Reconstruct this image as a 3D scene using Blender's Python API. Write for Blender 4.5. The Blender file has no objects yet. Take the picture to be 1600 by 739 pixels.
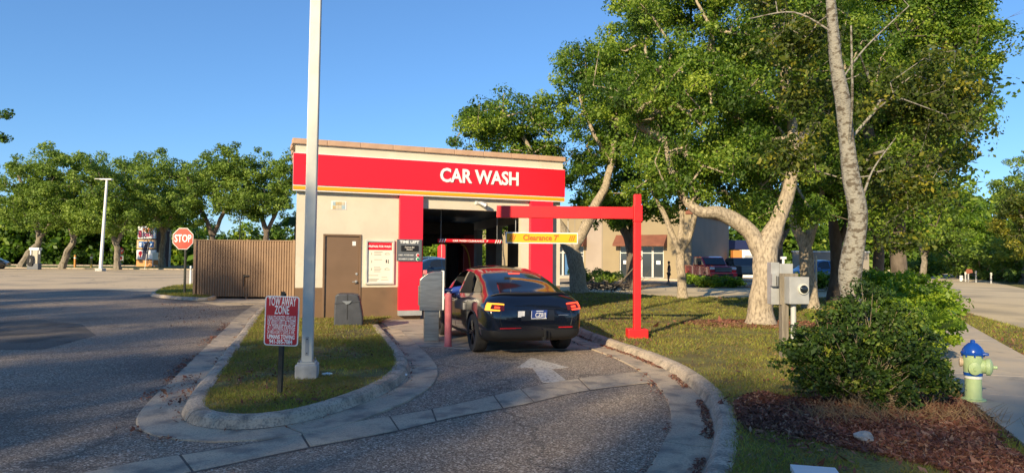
import bpy, bmesh, math, random
import numpy as np
from mathutils import Vector, Matrix, noise
from mathutils.bvhtree import BVHTree
random.seed(7); rng = np.random.default_rng(7)
S = bpy.context.scene
C = S.collection
R = math.radians
# ------------------------------------------------------------------ camera, world, sun, exposure
EYE = Vector((0, 0, 1.68)); FPX = 1064.0
cam = bpy.data.objects.new('camera', bpy.data.cameras.new('camera')); C.objects.link(cam)
cam.data.sensor_width = 36; cam.data.lens = FPX/1600*36
cam.data.clip_start = 0.05; cam.data.clip_end = 3000
CM = Matrix.Rotation(R(90+1.80), 3, 'X') @ Matrix.Rotation(R(0.5), 3, 'Z')
cam.matrix_world = Matrix.Translation(EYE) @ CM.to_4x4()
S.camera = cam
SUN_AZ, SUN_EL = R(28), R(22)          # light travels towards azimuth 28 deg right of +Y
w = bpy.data.worlds.new('World'); S.world = w; w.use_nodes = True
nt = w.node_tree; bg = nt.nodes['Background']
sky = nt.nodes.new('ShaderNodeTexSky'); sky.sky_type = 'NISHITA'; sky.sun_disc = False
sky.sun_elevation = SUN_EL; sky.sun_rotation = R(208); sky.air_density = 1.0; sky.dust_density = 0.0; sky.ozone_density = 10
gm = nt.nodes.new('ShaderNodeGamma'); gm.inputs[1].default_value = 0.8
nt.links.new(sky.outputs[0], gm.inputs[0]); nt.links.new(gm.outputs[0], bg.inputs[0]); bg.inputs[1].default_value = 0.12
sun = bpy.data.objects.new('sun', bpy.data.lights.new('sun', 'SUN')); C.objects.link(sun)
sun.data.energy = 3.8; sun.data.angle = R(0.53); sun.data.color = (1.0, 0.81, 0.52)
d = Vector((math.sin(SUN_AZ)*math.cos(SUN_EL), math.cos(SUN_AZ)*math.cos(SUN_EL), -math.sin(SUN_EL)))
sun.rotation_euler = d.to_track_quat('-Z', 'Y').to_euler(); sun.location = (-20, -30, 30)
S.view_settings.view_transform = 'Standard'; S.view_settings.look = 'None'
S.view_settings.exposure = 1.05; S.view_settings.gamma = 1
# ------------------------------------------------------------------ measuring helpers
def ray(px, py):
    return (CM @ Vector(((px-800)/FPX, -(py-369.5)/FPX, -1))).normalized()
def g(px, py, z=0.0):                  # point of the ground plane (height z)
    r = ray(px, py); return EYE + r*((z-EYE.z)/r.z)
def at(px, py, Y):                     # point at distance Y
    r = ray(px, py); return EYE + r*(Y/r.y)
# ------------------------------------------------------------------ materials
MATS = {}
def mat(name, c, rough=0.6, metal=0.0, c2=None, scale=6.0, bump=0.0, bscale=None, mix=(0.35, 0.65), coat=0.0, spec=0.5, emit=None, es=1.0, detail=5, trans=0.0, alpha=1.0, coords='Object', stretch=None):
    if name in MATS: return MATS[name]
    m = bpy.data.materials.new(name); m.use_nodes = True; n = m.node_tree; b = n.nodes['Principled BSDF']
    b.inputs['Base Color'].default_value = (*c, 1); b.inputs['Roughness'].default_value = rough
    b.inputs['Metallic'].default_value = metal; b.inputs['Specular IOR Level'].default_value = spec
    b.inputs['Coat Weight'].default_value = coat; b.inputs['Coat Roughness'].default_value = 0.04
    b.inputs['Transmission Weight'].default_value = trans; b.inputs['Alpha'].default_value = alpha
    if emit: b.inputs['Emission Color'].default_value = (*emit, 1); b.inputs['Emission Strength'].default_value = es
    tc = n.nodes.new('ShaderNodeTexCoord'); out = tc.outputs[coords]
    if stretch:
        mp = n.nodes.new('ShaderNodeMapping'); mp.inputs['Scale'].default_value = stretch
        n.links.new(out, mp.inputs[0]); out = mp.outputs[0]
    if c2 is not None:
        no = n.nodes.new('ShaderNodeTexNoise'); no.inputs['Scale'].default_value = scale; no.inputs['Detail'].default_value = detail
        n.links.new(out, no.inputs['Vector'])
        rp = n.nodes.new('ShaderNodeValToRGB'); rp.color_ramp.elements[0].position = mix[0]; rp.color_ramp.elements[1].position = mix[1]
        rp.color_ramp.elements[0].color = (*c, 1); rp.color_ramp.elements[1].color = (*c2, 1)
        n.links.new(no.outputs[0], rp.inputs[0]); n.links.new(rp.outputs[0], b.inputs['Base Color'])
    if bump:
        nb = n.nodes.new('ShaderNodeTexNoise'); nb.inputs['Scale'].default_value = bscale or scale*4; nb.inputs['Detail'].default_value = 4
        n.links.new(out, nb.inputs['Vector'])
        bp = n.nodes.new('ShaderNodeBump'); bp.inputs['Strength'].default_value = bump; bp.inputs['Distance'].default_value = 0.02
        n.links.new(nb.outputs[0], bp.inputs['Height']); n.links.new(bp.outputs[0], b.inputs['Normal'])
    MATS[name] = m; return m
def layered(name, layers, rough=0.9, bump=0.0, bscale=60):
    """layers: first (colour); then (colour, noise scale, lo, hi, strength[, kind]) mixed over it, object metres"""
    m = bpy.data.materials.new(name); m.use_nodes = True; n = m.node_tree; b = n.nodes['Principled BSDF']
    b.inputs['Roughness'].default_value = rough; b.inputs['Specular IOR Level'].default_value = 0.3
    tc = n.nodes.new('ShaderNodeTexCoord'); prev = None; col = layers[0]
    for k, L in enumerate(layers[1:]):
        c2, sc, lo, hi, st = L[:5]; kind = L[5] if len(L) > 5 else 'n'
        if kind == 'v':
            t = n.nodes.new('ShaderNodeTexVoronoi'); t.inputs['Scale'].default_value = sc; o = t.outputs['Color']
            sp = n.nodes.new('ShaderNodeSeparateColor'); n.links.new(o, sp.inputs[0]); o = sp.outputs[k % 3]
        elif kind == 'c':
            t = n.nodes.new('ShaderNodeTexVoronoi'); t.feature = 'DISTANCE_TO_EDGE'; t.inputs['Scale'].default_value = sc
            o = t.outputs['Distance']
        else:
            t = n.nodes.new('ShaderNodeTexNoise'); t.inputs['Scale'].default_value = sc; t.inputs['Detail'].default_value = 5; o = t.outputs[0]
        mp = n.nodes.new('ShaderNodeMapping'); mp.inputs['Location'].default_value = (k*3.7, k*1.3, 0)
        n.links.new(tc.outputs['Object'], mp.inputs[0])
        if kind == 'c':
            nz = n.nodes.new('ShaderNodeTexNoise'); nz.inputs['Scale'].default_value = 1.5; nz.inputs['Detail'].default_value = 6
            n.links.new(mp.outputs[0], nz.inputs[0])
            va = n.nodes.new('ShaderNodeVectorMath'); va.operation = 'ADD'; n.links.new(mp.outputs[0], va.inputs[0]); n.links.new(nz.outputs[1], va.inputs[1])
            n.links.new(va.outputs[0], t.inputs['Vector'])
        else: n.links.new(mp.outputs[0], t.inputs['Vector'])
        mr = n.nodes.new('ShaderNodeMapRange'); mr.inputs[1].default_value = lo; mr.inputs[2].default_value = hi
        mr.inputs[3].default_value = 0; mr.inputs[4].default_value = st; n.links.new(o, mr.inputs[0])
        mx = n.nodes.new('ShaderNodeMix'); mx.data_type = 'RGBA'; n.links.new(mr.outputs[0], mx.inputs[0])
        if prev is None: mx.inputs[6].default_value = (*col, 1)
        else: n.links.new(prev, mx.inputs[6])
        mx.inputs[7].default_value = (*c2, 1); prev = mx.outputs[2]
    n.links.new(prev, b.inputs['Base Color'])
    if bump:
        nb = n.nodes.new('ShaderNodeTexNoise'); nb.inputs['Scale'].default_value = bscale; nb.inputs['Detail'].default_value = 3
        n.links.new(tc.outputs['Object'], nb.inputs['Vector'])
        bp = n.nodes.new('ShaderNodeBump'); bp.inputs['Strength'].default_value = bump; bp.inputs['Distance'].default_value = 0.02
        n.links.new(nb.outputs[0], bp.inputs['Height']); n.links.new(bp.outputs[0], b.inputs['Normal'])
    MATS[name] = m; return m
def leafmat(name, dark, mid, light, trans=0.35, rough=0.5):
    m = bpy.data.materials.new(name); m.use_nodes = True; n = m.node_tree; b = n.nodes['Principled BSDF']
    b.inputs['Roughness'].default_value = rough; b.inputs['Specular IOR Level'].default_value = 0.35
    a = n.nodes.new('ShaderNodeAttribute'); a.attribute_name = 'tint'
    rp = n.nodes.new('ShaderNodeValToRGB'); e = rp.color_ramp.elements
    e[0].position = 0.0; e[0].color = (*dark, 1); e[1].position = 1.0; e[1].color = (*light, 1)
    k = rp.color_ramp.elements.new(0.5); k.color = (*mid, 1)
    n.links.new(a.outputs['Fac'], rp.inputs[0]); n.links.new(rp.outputs[0], b.inputs['Base Color'])
    tr = n.nodes.new('ShaderNodeBsdfTranslucent'); mul = n.nodes.new('ShaderNodeMix'); mul.data_type = 'RGBA'; mul.blend_type = 'MULTIPLY'
    mul.inputs[0].default_value = 1; mul.inputs[7].default_value = (1.5, 1.6, 0.6, 1)
    n.links.new(rp.outputs[0], mul.inputs[6]); n.links.new(mul.outputs[2], tr.inputs[0])
    mx = n.nodes.new('ShaderNodeMixShader'); mx.inputs[0].default_value = trans
    n.links.new(b.outputs[0], mx.inputs[1]); n.links.new(tr.outputs[0], mx.inputs[2])
    n.links.new(mx.outputs[0], n.nodes['Material Output'].inputs[0]); MATS[name] = m; return m

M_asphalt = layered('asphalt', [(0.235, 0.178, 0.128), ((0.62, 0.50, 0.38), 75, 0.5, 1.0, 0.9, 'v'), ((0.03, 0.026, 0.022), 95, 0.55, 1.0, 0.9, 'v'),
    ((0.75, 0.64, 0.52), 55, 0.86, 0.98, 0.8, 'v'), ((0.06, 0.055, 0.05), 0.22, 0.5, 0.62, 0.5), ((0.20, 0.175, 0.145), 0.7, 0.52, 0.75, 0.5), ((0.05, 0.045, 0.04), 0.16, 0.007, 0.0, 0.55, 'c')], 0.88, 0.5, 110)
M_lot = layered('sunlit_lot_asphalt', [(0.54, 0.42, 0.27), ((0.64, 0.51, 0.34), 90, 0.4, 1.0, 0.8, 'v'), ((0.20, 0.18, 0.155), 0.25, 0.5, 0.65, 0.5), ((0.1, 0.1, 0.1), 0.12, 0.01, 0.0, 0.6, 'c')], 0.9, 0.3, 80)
M_road = layered('road_concrete', [(0.58, 0.47, 0.30), ((0.68, 0.56, 0.37), 40, 0.4, 1.0, 0.6, 'v'), ((0.17, 0.155, 0.13), 0.3, 0.5, 0.68, 0.5)], 0.9, 0.2, 50)
M_kerb = layered('kerb_concrete', [(0.46, 0.375, 0.28), ((0.60, 0.50, 0.38), 3, 0.4, 0.7, 0.8), ((0.13, 0.12, 0.10), 5, 0.50, 0.66, 0.6), ((0.10, 0.10, 0.10), 60, 0.5, 0.9, 0.5, 'v')], 0.92, 0.5, 70)
M_gutter = layered('gutter_concrete', [(0.46, 0.37, 0.27), ((0.58, 0.46, 0.32), 2.2, 0.42, 0.65, 0.8), ((0.17, 0.15, 0.13), 3.1, 0.5, 0.65, 0.7), ((0.13, 0.13, 0.13), 80, 0.5, 0.95, 0.4, 'v')], 0.92, 0.35, 80)
M_slab = layered('apron_concrete', [(0.38, 0.325, 0.265), ((0.48, 0.405, 0.31), 1.5, 0.4, 0.65, 0.8), ((0.11, 0.105, 0.10), 1.9, 0.52, 0.68, 0.6), ((0.17, 0.17, 0.16), 90, 0.5, 1, 0.3, 'v')], 0.9, 0.25, 60)
M_walk = layered('pavement_concrete', [(0.52, 0.43, 0.32), ((0.36, 0.325, 0.28), 1.2, 0.45, 0.68, 0.7), ((0.42, 0.40, 0.36), 9, 0.5, 0.75, 0.4), ((0.16, 0.155, 0.15), 3.5, 0.6, 0.75, 0.5)], 0.9, 0.2, 70)
M_soil = layered('lawn_soil', [(0.16, 0.15, 0.05), ((0.27, 0.25, 0.07), 2.2, 0.42, 0.62, 0.8), ((0.15, 0.095, 0.05), 1.1, 0.52, 0.66, 0.7), ((0.025, 0.035, 0.012), 45, 0.45, 0.62, 0.6), ((0.16, 0.15, 0.06), 60, 0.58, 0.7, 0.5)], 0.95, 0.6, 50)
M_mulchbed = layered('mulch_soil', [(0.10, 0.04, 0.03), ((0.20, 0.09, 0.06), 40, 0.45, 0.65, 0.7), ((0.03, 0.02, 0.015), 5, 0.5, 0.65, 0.6)], 0.95, 0.8, 60)
M_fargrass = layered('far_grass', [(0.10, 0.15, 0.03), ((0.16, 0.17, 0.05), 0.3, 0.4, 0.65, 0.8), ((0.04, 0.06, 0.02), 1.5, 0.5, 0.65, 0.5)], 0.95)
def brick_ok(*a): pass
M_cream = layered('cream_stucco', [(0.67, 0.61, 0.49), ((0.57, 0.51, 0.41), 1.2, 0.42, 0.68, 0.7), ((0.55, 0.47, 0.36), 5, 0.6, 0.75, 0.25)], 0.9, 0.35, 90)
M_brown = layered('brown_stucco', [(0.20, 0.125, 0.075), ((0.165, 0.105, 0.065), 1.6, 0.42, 0.62, 0.8), ((0.12, 0.085, 0.06), 2.3, 0.58, 0.72, 0.6)], 0.9, 0.35, 90)
M_red = mat('red_sign_panel', (0.78, 0.012, 0.028), 0.38, c2=(0.72, 0.012, 0.028), scale=2)
M_redpillar = mat('red_pillar_panel', (0.72, 0.018, 0.045), 0.42, c2=(0.64, 0.02, 0.05), scale=1.5)
M_orange = mat('orange_stripe', (0.85, 0.36, 0.01), 0.4)
M_white = mat('white_paint', (0.8, 0.8, 0.78), 0.45)
M_whitelet = mat('white_lettering', (0.86, 0.86, 0.85), 0.4)
M_tan = mat('terracotta_coping', (0.56, 0.37, 0.25), 0.85, c2=(0.48, 0.31, 0.21), scale=4, bump=0.2)
M_black = mat('black_plastic', (0.012, 0.012, 0.013), 0.5)
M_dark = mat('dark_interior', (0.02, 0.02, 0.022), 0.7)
M_grey = mat('grey_panel', (0.11, 0.12, 0.135), 0.5)
M_lgrey = mat('light_grey_metal', (0.42, 0.43, 0.44), 0.45, 0.2, c2=(0.34, 0.35, 0.36), scale=5, bump=0.05)
M_steel = mat('brushed_steel', (0.36, 0.35, 0.33), 0.33, 0.9, c2=(0.26, 0.25, 0.24), scale=3, bump=0.08, bscale=60, stretch=(1, 1, 8))
M_galv = mat('galvanised_steel', (0.66, 0.65, 0.58), 0.55, 0.1, c2=(0.54, 0.54, 0.49), scale=3, bump=0.05)
M_door = mat('brown_door_paint', (0.20, 0.125, 0.075), 0.45, c2=(0.175, 0.11, 0.065), scale=2)
M_glass = mat('dark_glass', (0.012, 0.016, 0.022), 0.06, spec=0.8)
M_win = mat('window_glass', (0.035, 0.045, 0.055), 0.08, spec=0.8)
M_dumpst = mat('tan_metal_cladding', (0.25, 0.155, 0.09), 0.6, c2=(0.21, 0.13, 0.078), scale=2, bump=0.05)
M_bin = mat('grey_bin_plastic', (0.05, 0.055, 0.07), 0.5, c2=(0.035, 0.04, 0.052), scale=5, bump=0.1)
M_sgreen = mat('dark_post', (0.055, 0.06, 0.05), 0.6, 0.3, c2=(0.03, 0.032, 0.03), scale=8)
M_pink = mat('faded_red_bollard', (0.66, 0.19, 0.20), 0.6, c2=(0.54, 0.12, 0.13), scale=7, bump=0.1)
M_gred = mat('bright_red_steel', (0.76, 0.015, 0.02), 0.42, c2=(0.55, 0.02, 0.02), scale=5, mix=(0.5, 0.75), bump=0.06, bscale=40)
M_yellow = mat('yellow_sign', (0.88, 0.40, 0.004), 0.45)
M_ored = mat('orange_red_lettering', (0.62, 0.09, 0.01), 0.5)
M_towred = mat('tow_sign_red', (0.52, 0.014, 0.03), 0.55, c2=(0.44, 0.012, 0.025), scale=5)
M_stopred = mat('stop_sign_red', (0.70, 0.05, 0.025), 0.45)
M_wood = mat('weathered_wood', (0.24, 0.21, 0.17), 0.9, c2=(0.15, 0.13, 0.105), scale=5, bump=0.5, stretch=(6, 6, 0.6))
M_hyd = mat('pale_green_paint', (0.46, 0.60, 0.30), 0.5, c2=(0.40, 0.53, 0.27), scale=8, bump=0.15)
M_hblue = mat('blue_paint', (0.01, 0.08, 0.42), 0.25)
M_rock = mat('pale_rock', (0.45, 0.42, 0.37), 0.95, c2=(0.30, 0.28, 0.25), scale=14, bump=0.8)
M_bark = mat('oak_bark', (0.42, 0.35, 0.26), 0.95, c2=(0.17, 0.135, 0.10), scale=22, bump=1.0, bscale=34, stretch=(1, 1, 0.4), mix=(0.42, 0.7), detail=8)
M_barkpale = mat('pale_blotched_bark', (0.27, 0.255, 0.215), 0.92, c2=(0.11, 0.09, 0.065), scale=13, bump=1.0, bscale=35, mix=(0.50, 0.60), stretch=(1, 1, 1.5))
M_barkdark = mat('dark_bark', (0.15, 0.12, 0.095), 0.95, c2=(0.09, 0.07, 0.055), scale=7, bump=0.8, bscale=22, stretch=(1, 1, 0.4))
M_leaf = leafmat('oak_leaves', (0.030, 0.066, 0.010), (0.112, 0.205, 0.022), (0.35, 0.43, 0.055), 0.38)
M_leafnear = leafmat('olive_leaves', (0.035, 0.055, 0.010), (0.085, 0.125, 0.018), (0.34, 0.30, 0.03), 0.4)
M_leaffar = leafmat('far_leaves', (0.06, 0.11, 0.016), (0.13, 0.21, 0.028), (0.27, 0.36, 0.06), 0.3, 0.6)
M_leafyel = leafmat('yellow_green_leaves', (0.06, 0.12, 0.012), (0.15, 0.26, 0.02), (0.36, 0.44, 0.04), 0.4)
M_shrub = leafmat('shrub_leaves', (0.03, 0.062, 0.012), (0.075, 0.14, 0.02), (0.28, 0.32, 0.04), 0.3)
M_blade = leafmat('grass_blades', (0.26, 0.17, 0.07), (0.19, 0.225, 0.035), (0.50, 0.47, 0.10), 0.35)
M_chip = leafmat('litter_chips', (0.06, 0.025, 0.02), (0.20, 0.078, 0.052), (0.42, 0.28, 0.18), 0.05, 0.85)
M_barkmid = mat('grey_bark', (0.27, 0.235, 0.185), 0.95, c2=(0.14, 0.12, 0.09), scale=9, bump=0.8, bscale=22, stretch=(1, 1, 0.4))
M_twig = mat('bare_twigs', (0.30, 0.24, 0.17), 0.9)
# ------------------------------------------------------------------ mesh helpers
class MB:
    def __init__(s): s.v = []; s.f = []; s.m = []; s.mats = []; s.sm = []
    def mi(s, m):
        if m not in s.mats: s.mats.append(m)
        return s.mats.index(m)
    def add(s, vs, fs, m, smooth=False):
        o = len(s.v); s.v += [tuple(p) for p in vs]; k = s.mi(m)
        for f in fs: s.f.append(tuple(i+o for i in f)); s.m.append(k); s.sm.append(smooth)
        return s
    def box(s, x0, x1, y0, y1, z0, z1, m, M=None, bev=0):
        if bev: return s.bbox(x0, x1, y0, y1, z0, z1, m, bev, M)
        vs = [Vector((x, y, z)) for z in (z0, z1) for y in (y0, y1) for x in (x0, x1)]
        if M: vs = [M @ p for p in vs]
        return s.add(vs, [(0, 2, 3, 1), (4, 5, 7, 6), (0, 1, 5, 4), (2, 6, 7, 3), (0, 4, 6, 2), (1, 3, 7, 5)], m)
    def bbox(s, x0, x1, y0, y1, z0, z1, m, b, M=None):
        bm = bmesh.new(); bmesh.ops.create_cube(bm, size=1)
        for v in bm.verts: v.co = Vector(((x0+x1)/2+v.co.x*(x1-x0), (y0+y1)/2+v.co.y*(y1-y0), (z0+z1)/2+v.co.z*(z1-z0)))
        bmesh.ops.bevel(bm, geom=bm.edges[:], offset=b, segments=2, affect='EDGES', profile=0.6)
        return s.bm(bm, m, M)
    def bm(s, bm, m, M=None, smooth=False):
        bm.verts.ensure_lookup_table(); bm.verts.index_update()
        vs = [(M @ v.co if M else v.co.copy()) for v in bm.verts]
        s.add(vs, [tuple(v.index for v in f.verts) for f in bm.faces], m, smooth); bm.free(); return s
    def prism(s, poly, a, b, m, axis='z', M=None, smooth=False):
        n = len(poly)
        def P(p, t):
            q = Vector((p[0], p[1], t)) if axis == 'z' else Vector((p[0], t, p[1])) if axis == 'y' else Vector((t, p[0], p[1]))
            return M @ q if M else q
        vs = [P(p, a) for p in poly]+[P(p, b) for p in poly]
        fs = [tuple(range(n-1, -1, -1)), tuple(range(n, 2*n))]+[(i, (i+1) % n, n+(i+1) % n, n+i) for i in range(n)]
        return s.add(vs, fs, m, smooth)
    def tube(s, pts, rad, m, n=8, M=None, cap=True, smooth=True, jit=0.0, sx=1.0):
        pts = [Vector(p) for p in pts]; k = len(pts)
        if not hasattr(rad, '__len__'): rad = [rad]*k
        up = None; vs = []
        for i in range(k):
            t = (pts[min(i+1, k-1)]-pts[max(i-1, 0)])
            t = t.normalized() if t.length > 1e-9 else Vector((0, 0, 1))
            if up is None:
                a = Vector((1, 0, 0)) if abs(t.x) < 0.9 else Vector((0, 1, 0)); up = (a-t*a.dot(t)).normalized()
            else:
                up = up-t*up.dot(t); up = up.normalized() if up.length > 1e-6 else t.orthogonal().normalized()
            sd = t.cross(up)
            for j in range(n):
                an = 2*math.pi*j/n; r = rad[i]
                if jit: r *= 1+jit*noise.noise(pts[i]*1.7+Vector((math.cos(an), math.sin(an), 0))*1.3)*2
                q = pts[i]+up*(math.cos(an)*r*sx)+sd*(math.sin(an)*r); vs.append(M @ q if M else q)
        fs = [(i*n+j, i*n+(j+1) % n, (i+1)*n+(j+1) % n, (i+1)*n+j) for i in range(k-1) for j in range(n)]
        if cap: fs += [tuple(range(n-1, -1, -1)), tuple(range((k-1)*n, k*n))]
        return s.add(vs, fs, m, smooth)
    def lathe(s, prof, m, n=16, M=None, smooth=True, cap=True):
        vs = []; k = len(prof)
        for r, z in prof:
            for j in range(n):
                a = 2*math.pi*j/n; q = Vector((r*math.cos(a), r*math.sin(a), z)); vs.append(M @ q if M else q)
        fs = [(i*n+j, i*n+(j+1) % n, (i+1)*n+(j+1) % n, (i+1)*n+j) for i in range(k-1) for j in range(n)]
        if cap: fs += [tuple(range(n-1, -1, -1)), tuple(range((k-1)*n, k*n))]
        return s.add(vs, fs, m, smooth)
    def build(s, name, parent=None, bevel=0, kind=None, label=None):
        me = bpy.data.meshes.new(name); me.from_pydata(s.v, [], s.f)
        for m in s.mats: me.materials.append(m)
        me.polygons.foreach_set('material_index', s.m); me.polygons.foreach_set('use_smooth', s.sm); me.update()
        if any(s.sm): me.set_sharp_from_angle(angle=R(42))
        o = bpy.data.objects.new(name, me); C.objects.link(o)
        if parent: o.parent = parent
        if kind: o['kind'] = kind
        if label: o['label'] = label
        if bevel:
            b = o.modifiers.new('bevel', 'BEVEL'); b.width = bevel; b.segments = 2; b.limit_method = 'ANGLE'; b.angle_limit = R(40)
        return o
def thing(name, label, cat, loc=(0, 0, 0), rz=0, group=None, rot=None):
    o = bpy.data.objects.new(name, None); C.objects.link(o); o.empty_display_size = 0.2
    o.location = loc; o.rotation_euler = rot or (0, 0, rz); o['label'] = label; o['category'] = cat
    if group: o['group'] = group
    return o
def tag(o, label, cat, group=None):
    o['label'] = label; o['category'] = cat
    if group: o['group'] = group
    return o
def raw(name, V, F, mats, tint=None, parent=None, kind=None, smooth=False):
    """fast numpy mesh: V (n,3), F (m,k) all faces same size"""
    me = bpy.data.meshes.new(name); m, k = F.shape
    me.vertices.add(len(V)); me.vertices.foreach_set('co', V.astype(np.float32).ravel())
    me.loops.add(m*k); me.loops.foreach_set('vertex_index', F.astype(np.int32).ravel())
    me.polygons.add(m); me.polygons.foreach_set('loop_start', np.arange(0, m*k, k, dtype=np.int32))
    if smooth: me.polygons.foreach_set('use_smooth', np.ones(m, dtype=bool))
    me.update(calc_edges=True)
    for x in mats: me.materials.append(x)
    if tint is not None:
        a = me.attributes.new('tint', 'FLOAT', 'FACE'); a.data.foreach_set('value', tint.astype(np.float32))
    o = bpy.data.objects.new(name, me); C.objects.link(o)
    if parent: o.parent = parent
    if kind: o['kind'] = kind
    return o
def copy_tree(o, parent=None):
    c = o.copy(); C.objects.link(c); c.parent = parent
    for ch in list(o.children): copy_tree(ch, c)
    return c
def text(body, size, m, name='lettering', parent=None, M=Matrix(), bold=0.0, depth=0.004, width=None, align='CENTER', label=None):
    cu = bpy.data.curves.new(name, 'FONT'); cu.body = body; cu.size = size; cu.align_x = align; cu.align_y = 'CENTER'
    cu.offset = bold; cu.extrude = depth/2; cu.resolution_u = 3
    t = bpy.data.objects.new('tmp_text', cu); C.objects.link(t)
    me = bpy.data.meshes.new_from_object(t.evaluated_get(bpy.context.evaluated_depsgraph_get()))
    bpy.data.objects.remove(t); me.name = name
    if width and len(me.vertices):
        xs = [v.co.x for v in me.vertices]; ww = max(xs)-min(xs); f = width/ww
        for v in me.vertices: v.co.x *= f
    me.transform(M); me.materials.clear(); me.materials.append(m)
    o = bpy.data.objects.new(name, me); C.objects.link(o); o.parent = parent
    if label: o['label'] = label
    return o
FRONT = Matrix.Rotation(R(90), 4, 'X')          # text laid in XZ facing -Y
def spline(pts, n=8, closed=False):
    P = [Vector(p) for p in pts]; out = []; k = len(P)
    for i in range(k if closed else k-1):
        if closed: a, b, c, d_ = P[i-1], P[i], P[(i+1) % k], P[(i+2) % k]
        else: a, b, c, d_ = P[max(i-1, 0)], P[i], P[i+1], P[min(i+2, k-1)]
        for j in range(n):
            t = j/n; out.append(0.5*((2*b)+(c-a)*t+(2*a-5*b+4*c-d_)*t*t+(3*b-a-3*c+d_)*t**3))
    if not closed: out.append(P[-1])
    return out
# ------------------------------------------------------------------ the ground
def sheet(name, pts, z, m, parent=None, kind='structure'):
    from mathutils.geometry import tessellate_polygon
    V = [Vector((p[0], p[1], z)) for p in pts]; F = []
    for t in tessellate_polygon([[Vector((p[0], p[1], 0)) for p in pts]]):
        a, b, c = (V[k] for k in t); F.append(tuple(t) if (b-a).cross(c-a).z > 0 else tuple(t)[::-1])
    return MB().add(V, F, m).build(name, parent, kind=kind)
sheet('ground', [(-900, -300), (900, -300), (900, 1500), (-900, 1500)], -0.06, M_fargrass)
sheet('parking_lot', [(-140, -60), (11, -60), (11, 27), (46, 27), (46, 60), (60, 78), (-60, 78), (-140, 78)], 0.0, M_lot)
sheet('street', [(-220, 92), (120, 92), (120, 101), (-220, 101)], -0.03, M_asphalt)
# near lane's shade put into a darker asphalt, ending at the shade line
near = [g(-60, 452), g(120, 451), g(240, 456), g(300, 470), g(345, 478), g(470, 474), g(458, 468)]
sheet('shaded_asphalt', [(-60, -40)]+[(-60, 33)]+[(p.x, p.y) for p in near]+[(-7, 30), (4.2, 24), (10, 14), (10.0, -40)], 0.004, M_asphalt)
sheet('asphalt_patch', [(p.x, p.y) for p in (g(-90, 508), g(60, 500), g(128, 507), g(150, 524), g(70, 546), g(-110, 548))], 0.007, layered('patched_asphalt', [(0.12, 0.10, 0.08), ((0.30, 0.25, 0.2), 90, 0.5, 1.0, 0.7, 'v'), ((0.06, 0.05, 0.04), 1.2, 0.5, 0.65, 0.6)], 0.9, 0.4, 110))
def resample(P, step):
    out = [P[0]]; acc = 0
    for a, b in zip(P, P[1:]):
        L = (b-a).length; t = step-acc
        while t < L: out.append(a+(b-a)*(t/L)); t += step
        acc = (acc+L) % step if L < step-acc or True else 0
    return out
def sweep_sections(path, profile, name, root, m, side=1, seg=2.4, gap=0.012, mats2=None):
    """kerb as separate cast sections: profile is [(offset, z), ...] across the path"""
    P = [Vector((p.x, p.y, 0)) for p in path]
    # arc length param
    L = [0]
    for a, b in zip(P, P[1:]): L.append(L[-1]+(b-a).length)
    def pos(s):
        s = max(0, min(L[-1], s)); i = min(len(L)-2, max(0, int(np.searchsorted(L, s))-1))
        t = (s-L[i])/max(1e-6, L[i+1]-L[i]); return P[i].lerp(P[i+1], t)
    def tan(s): 
        v = pos(s+0.15)-pos(s-0.15); return v.normalized()
    s = 0; total = L[-1]; k = max(1, round(total/seg)); seg = total/k
    for q in range(k):
        a, b = q*seg+gap/2, (q+1)*seg-gap/2; n = max(3, int((b-a)/0.16)); vs = []
        dz = random.uniform(-0.002, 0.002)
        for i in range(n+1):
            s = a+(b-a)*i/n; c = pos(s); t = tan(s); nn = Vector((t.y, -t.x, 0))*side
            for j, (o, z) in enumerate(profile):
                wob = noise.noise(Vector((s*1.1, j*0.4, 0)))*0.006 if 0 < j < len(profile)-1 else 0
                vs.append(c+nn*(o+wob)+Vector((0, 0, z+wob+dz)))
        w_ = len(profile); fs = []
        for i in range(n):
            for j in range(w_-1):
                f = (i*w_+j, i*w_+j+1, (i+1)*w_+j+1, (i+1)*w_+j); fs.append(f if side < 0 else f[::-1])
        e = [tuple(range(w_)), tuple((n*w_)+j for j in range(w_-1, -1, -1))]
        MB().add(vs, fs+e, m, False).build(name, root)
KT = 0.125
KERB = [(-0.03, -0.05), (-0.03, KT-0.01), (0.0, KT), (0.06, KT+0.008), (0.12, KT+0.002), (0.16, KT-0.025), (0.185, 0.045), (0.20, 0.02)]
GUT = [(0.20, -0.04), (0.20, 0.016), (0.36, 0.012), (0.60, 0.022), (0.615, 0.018), (0.62, -0.04)]
# left island between the lanes; grass edge measured on the photograph
isl = [g(582, 507, KT), g(600, 530, KT), g(618, 556, KT), g(611, 579, KT), g(570, 603, KT), g(480, 632, KT), g(400, 645, KT), g(345, 643, KT), g(319, 634, KT), g(322, 612, KT), g(355, 565, KT), g(390, 515, KT), g(410, 486, KT), g(428, 470, KT)]
islp = spline(isl, 8)
root = MB(); io = sheet('island_lawn', [(p.x, p.y) for p in islp]+[(-6.6, 22), (-5.4, 17.3), (-3.3, 17.9)], KT-0.012, M_soil)
kr = bpy.data.objects.new('island_kerb', None); C.objects.link(kr); kr['kind'] = 'structure'
sweep_sections(islp, KERB, 'kerb_section', kr, M_kerb, side=-1)
gr_ = bpy.data.objects.new('island_gutter', None); C.objects.link(gr_); gr_['kind'] = 'structure'
sweep_sections(islp, GUT, 'gutter_section', gr_, M_gutter, side=-1, seg=2.9)
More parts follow.
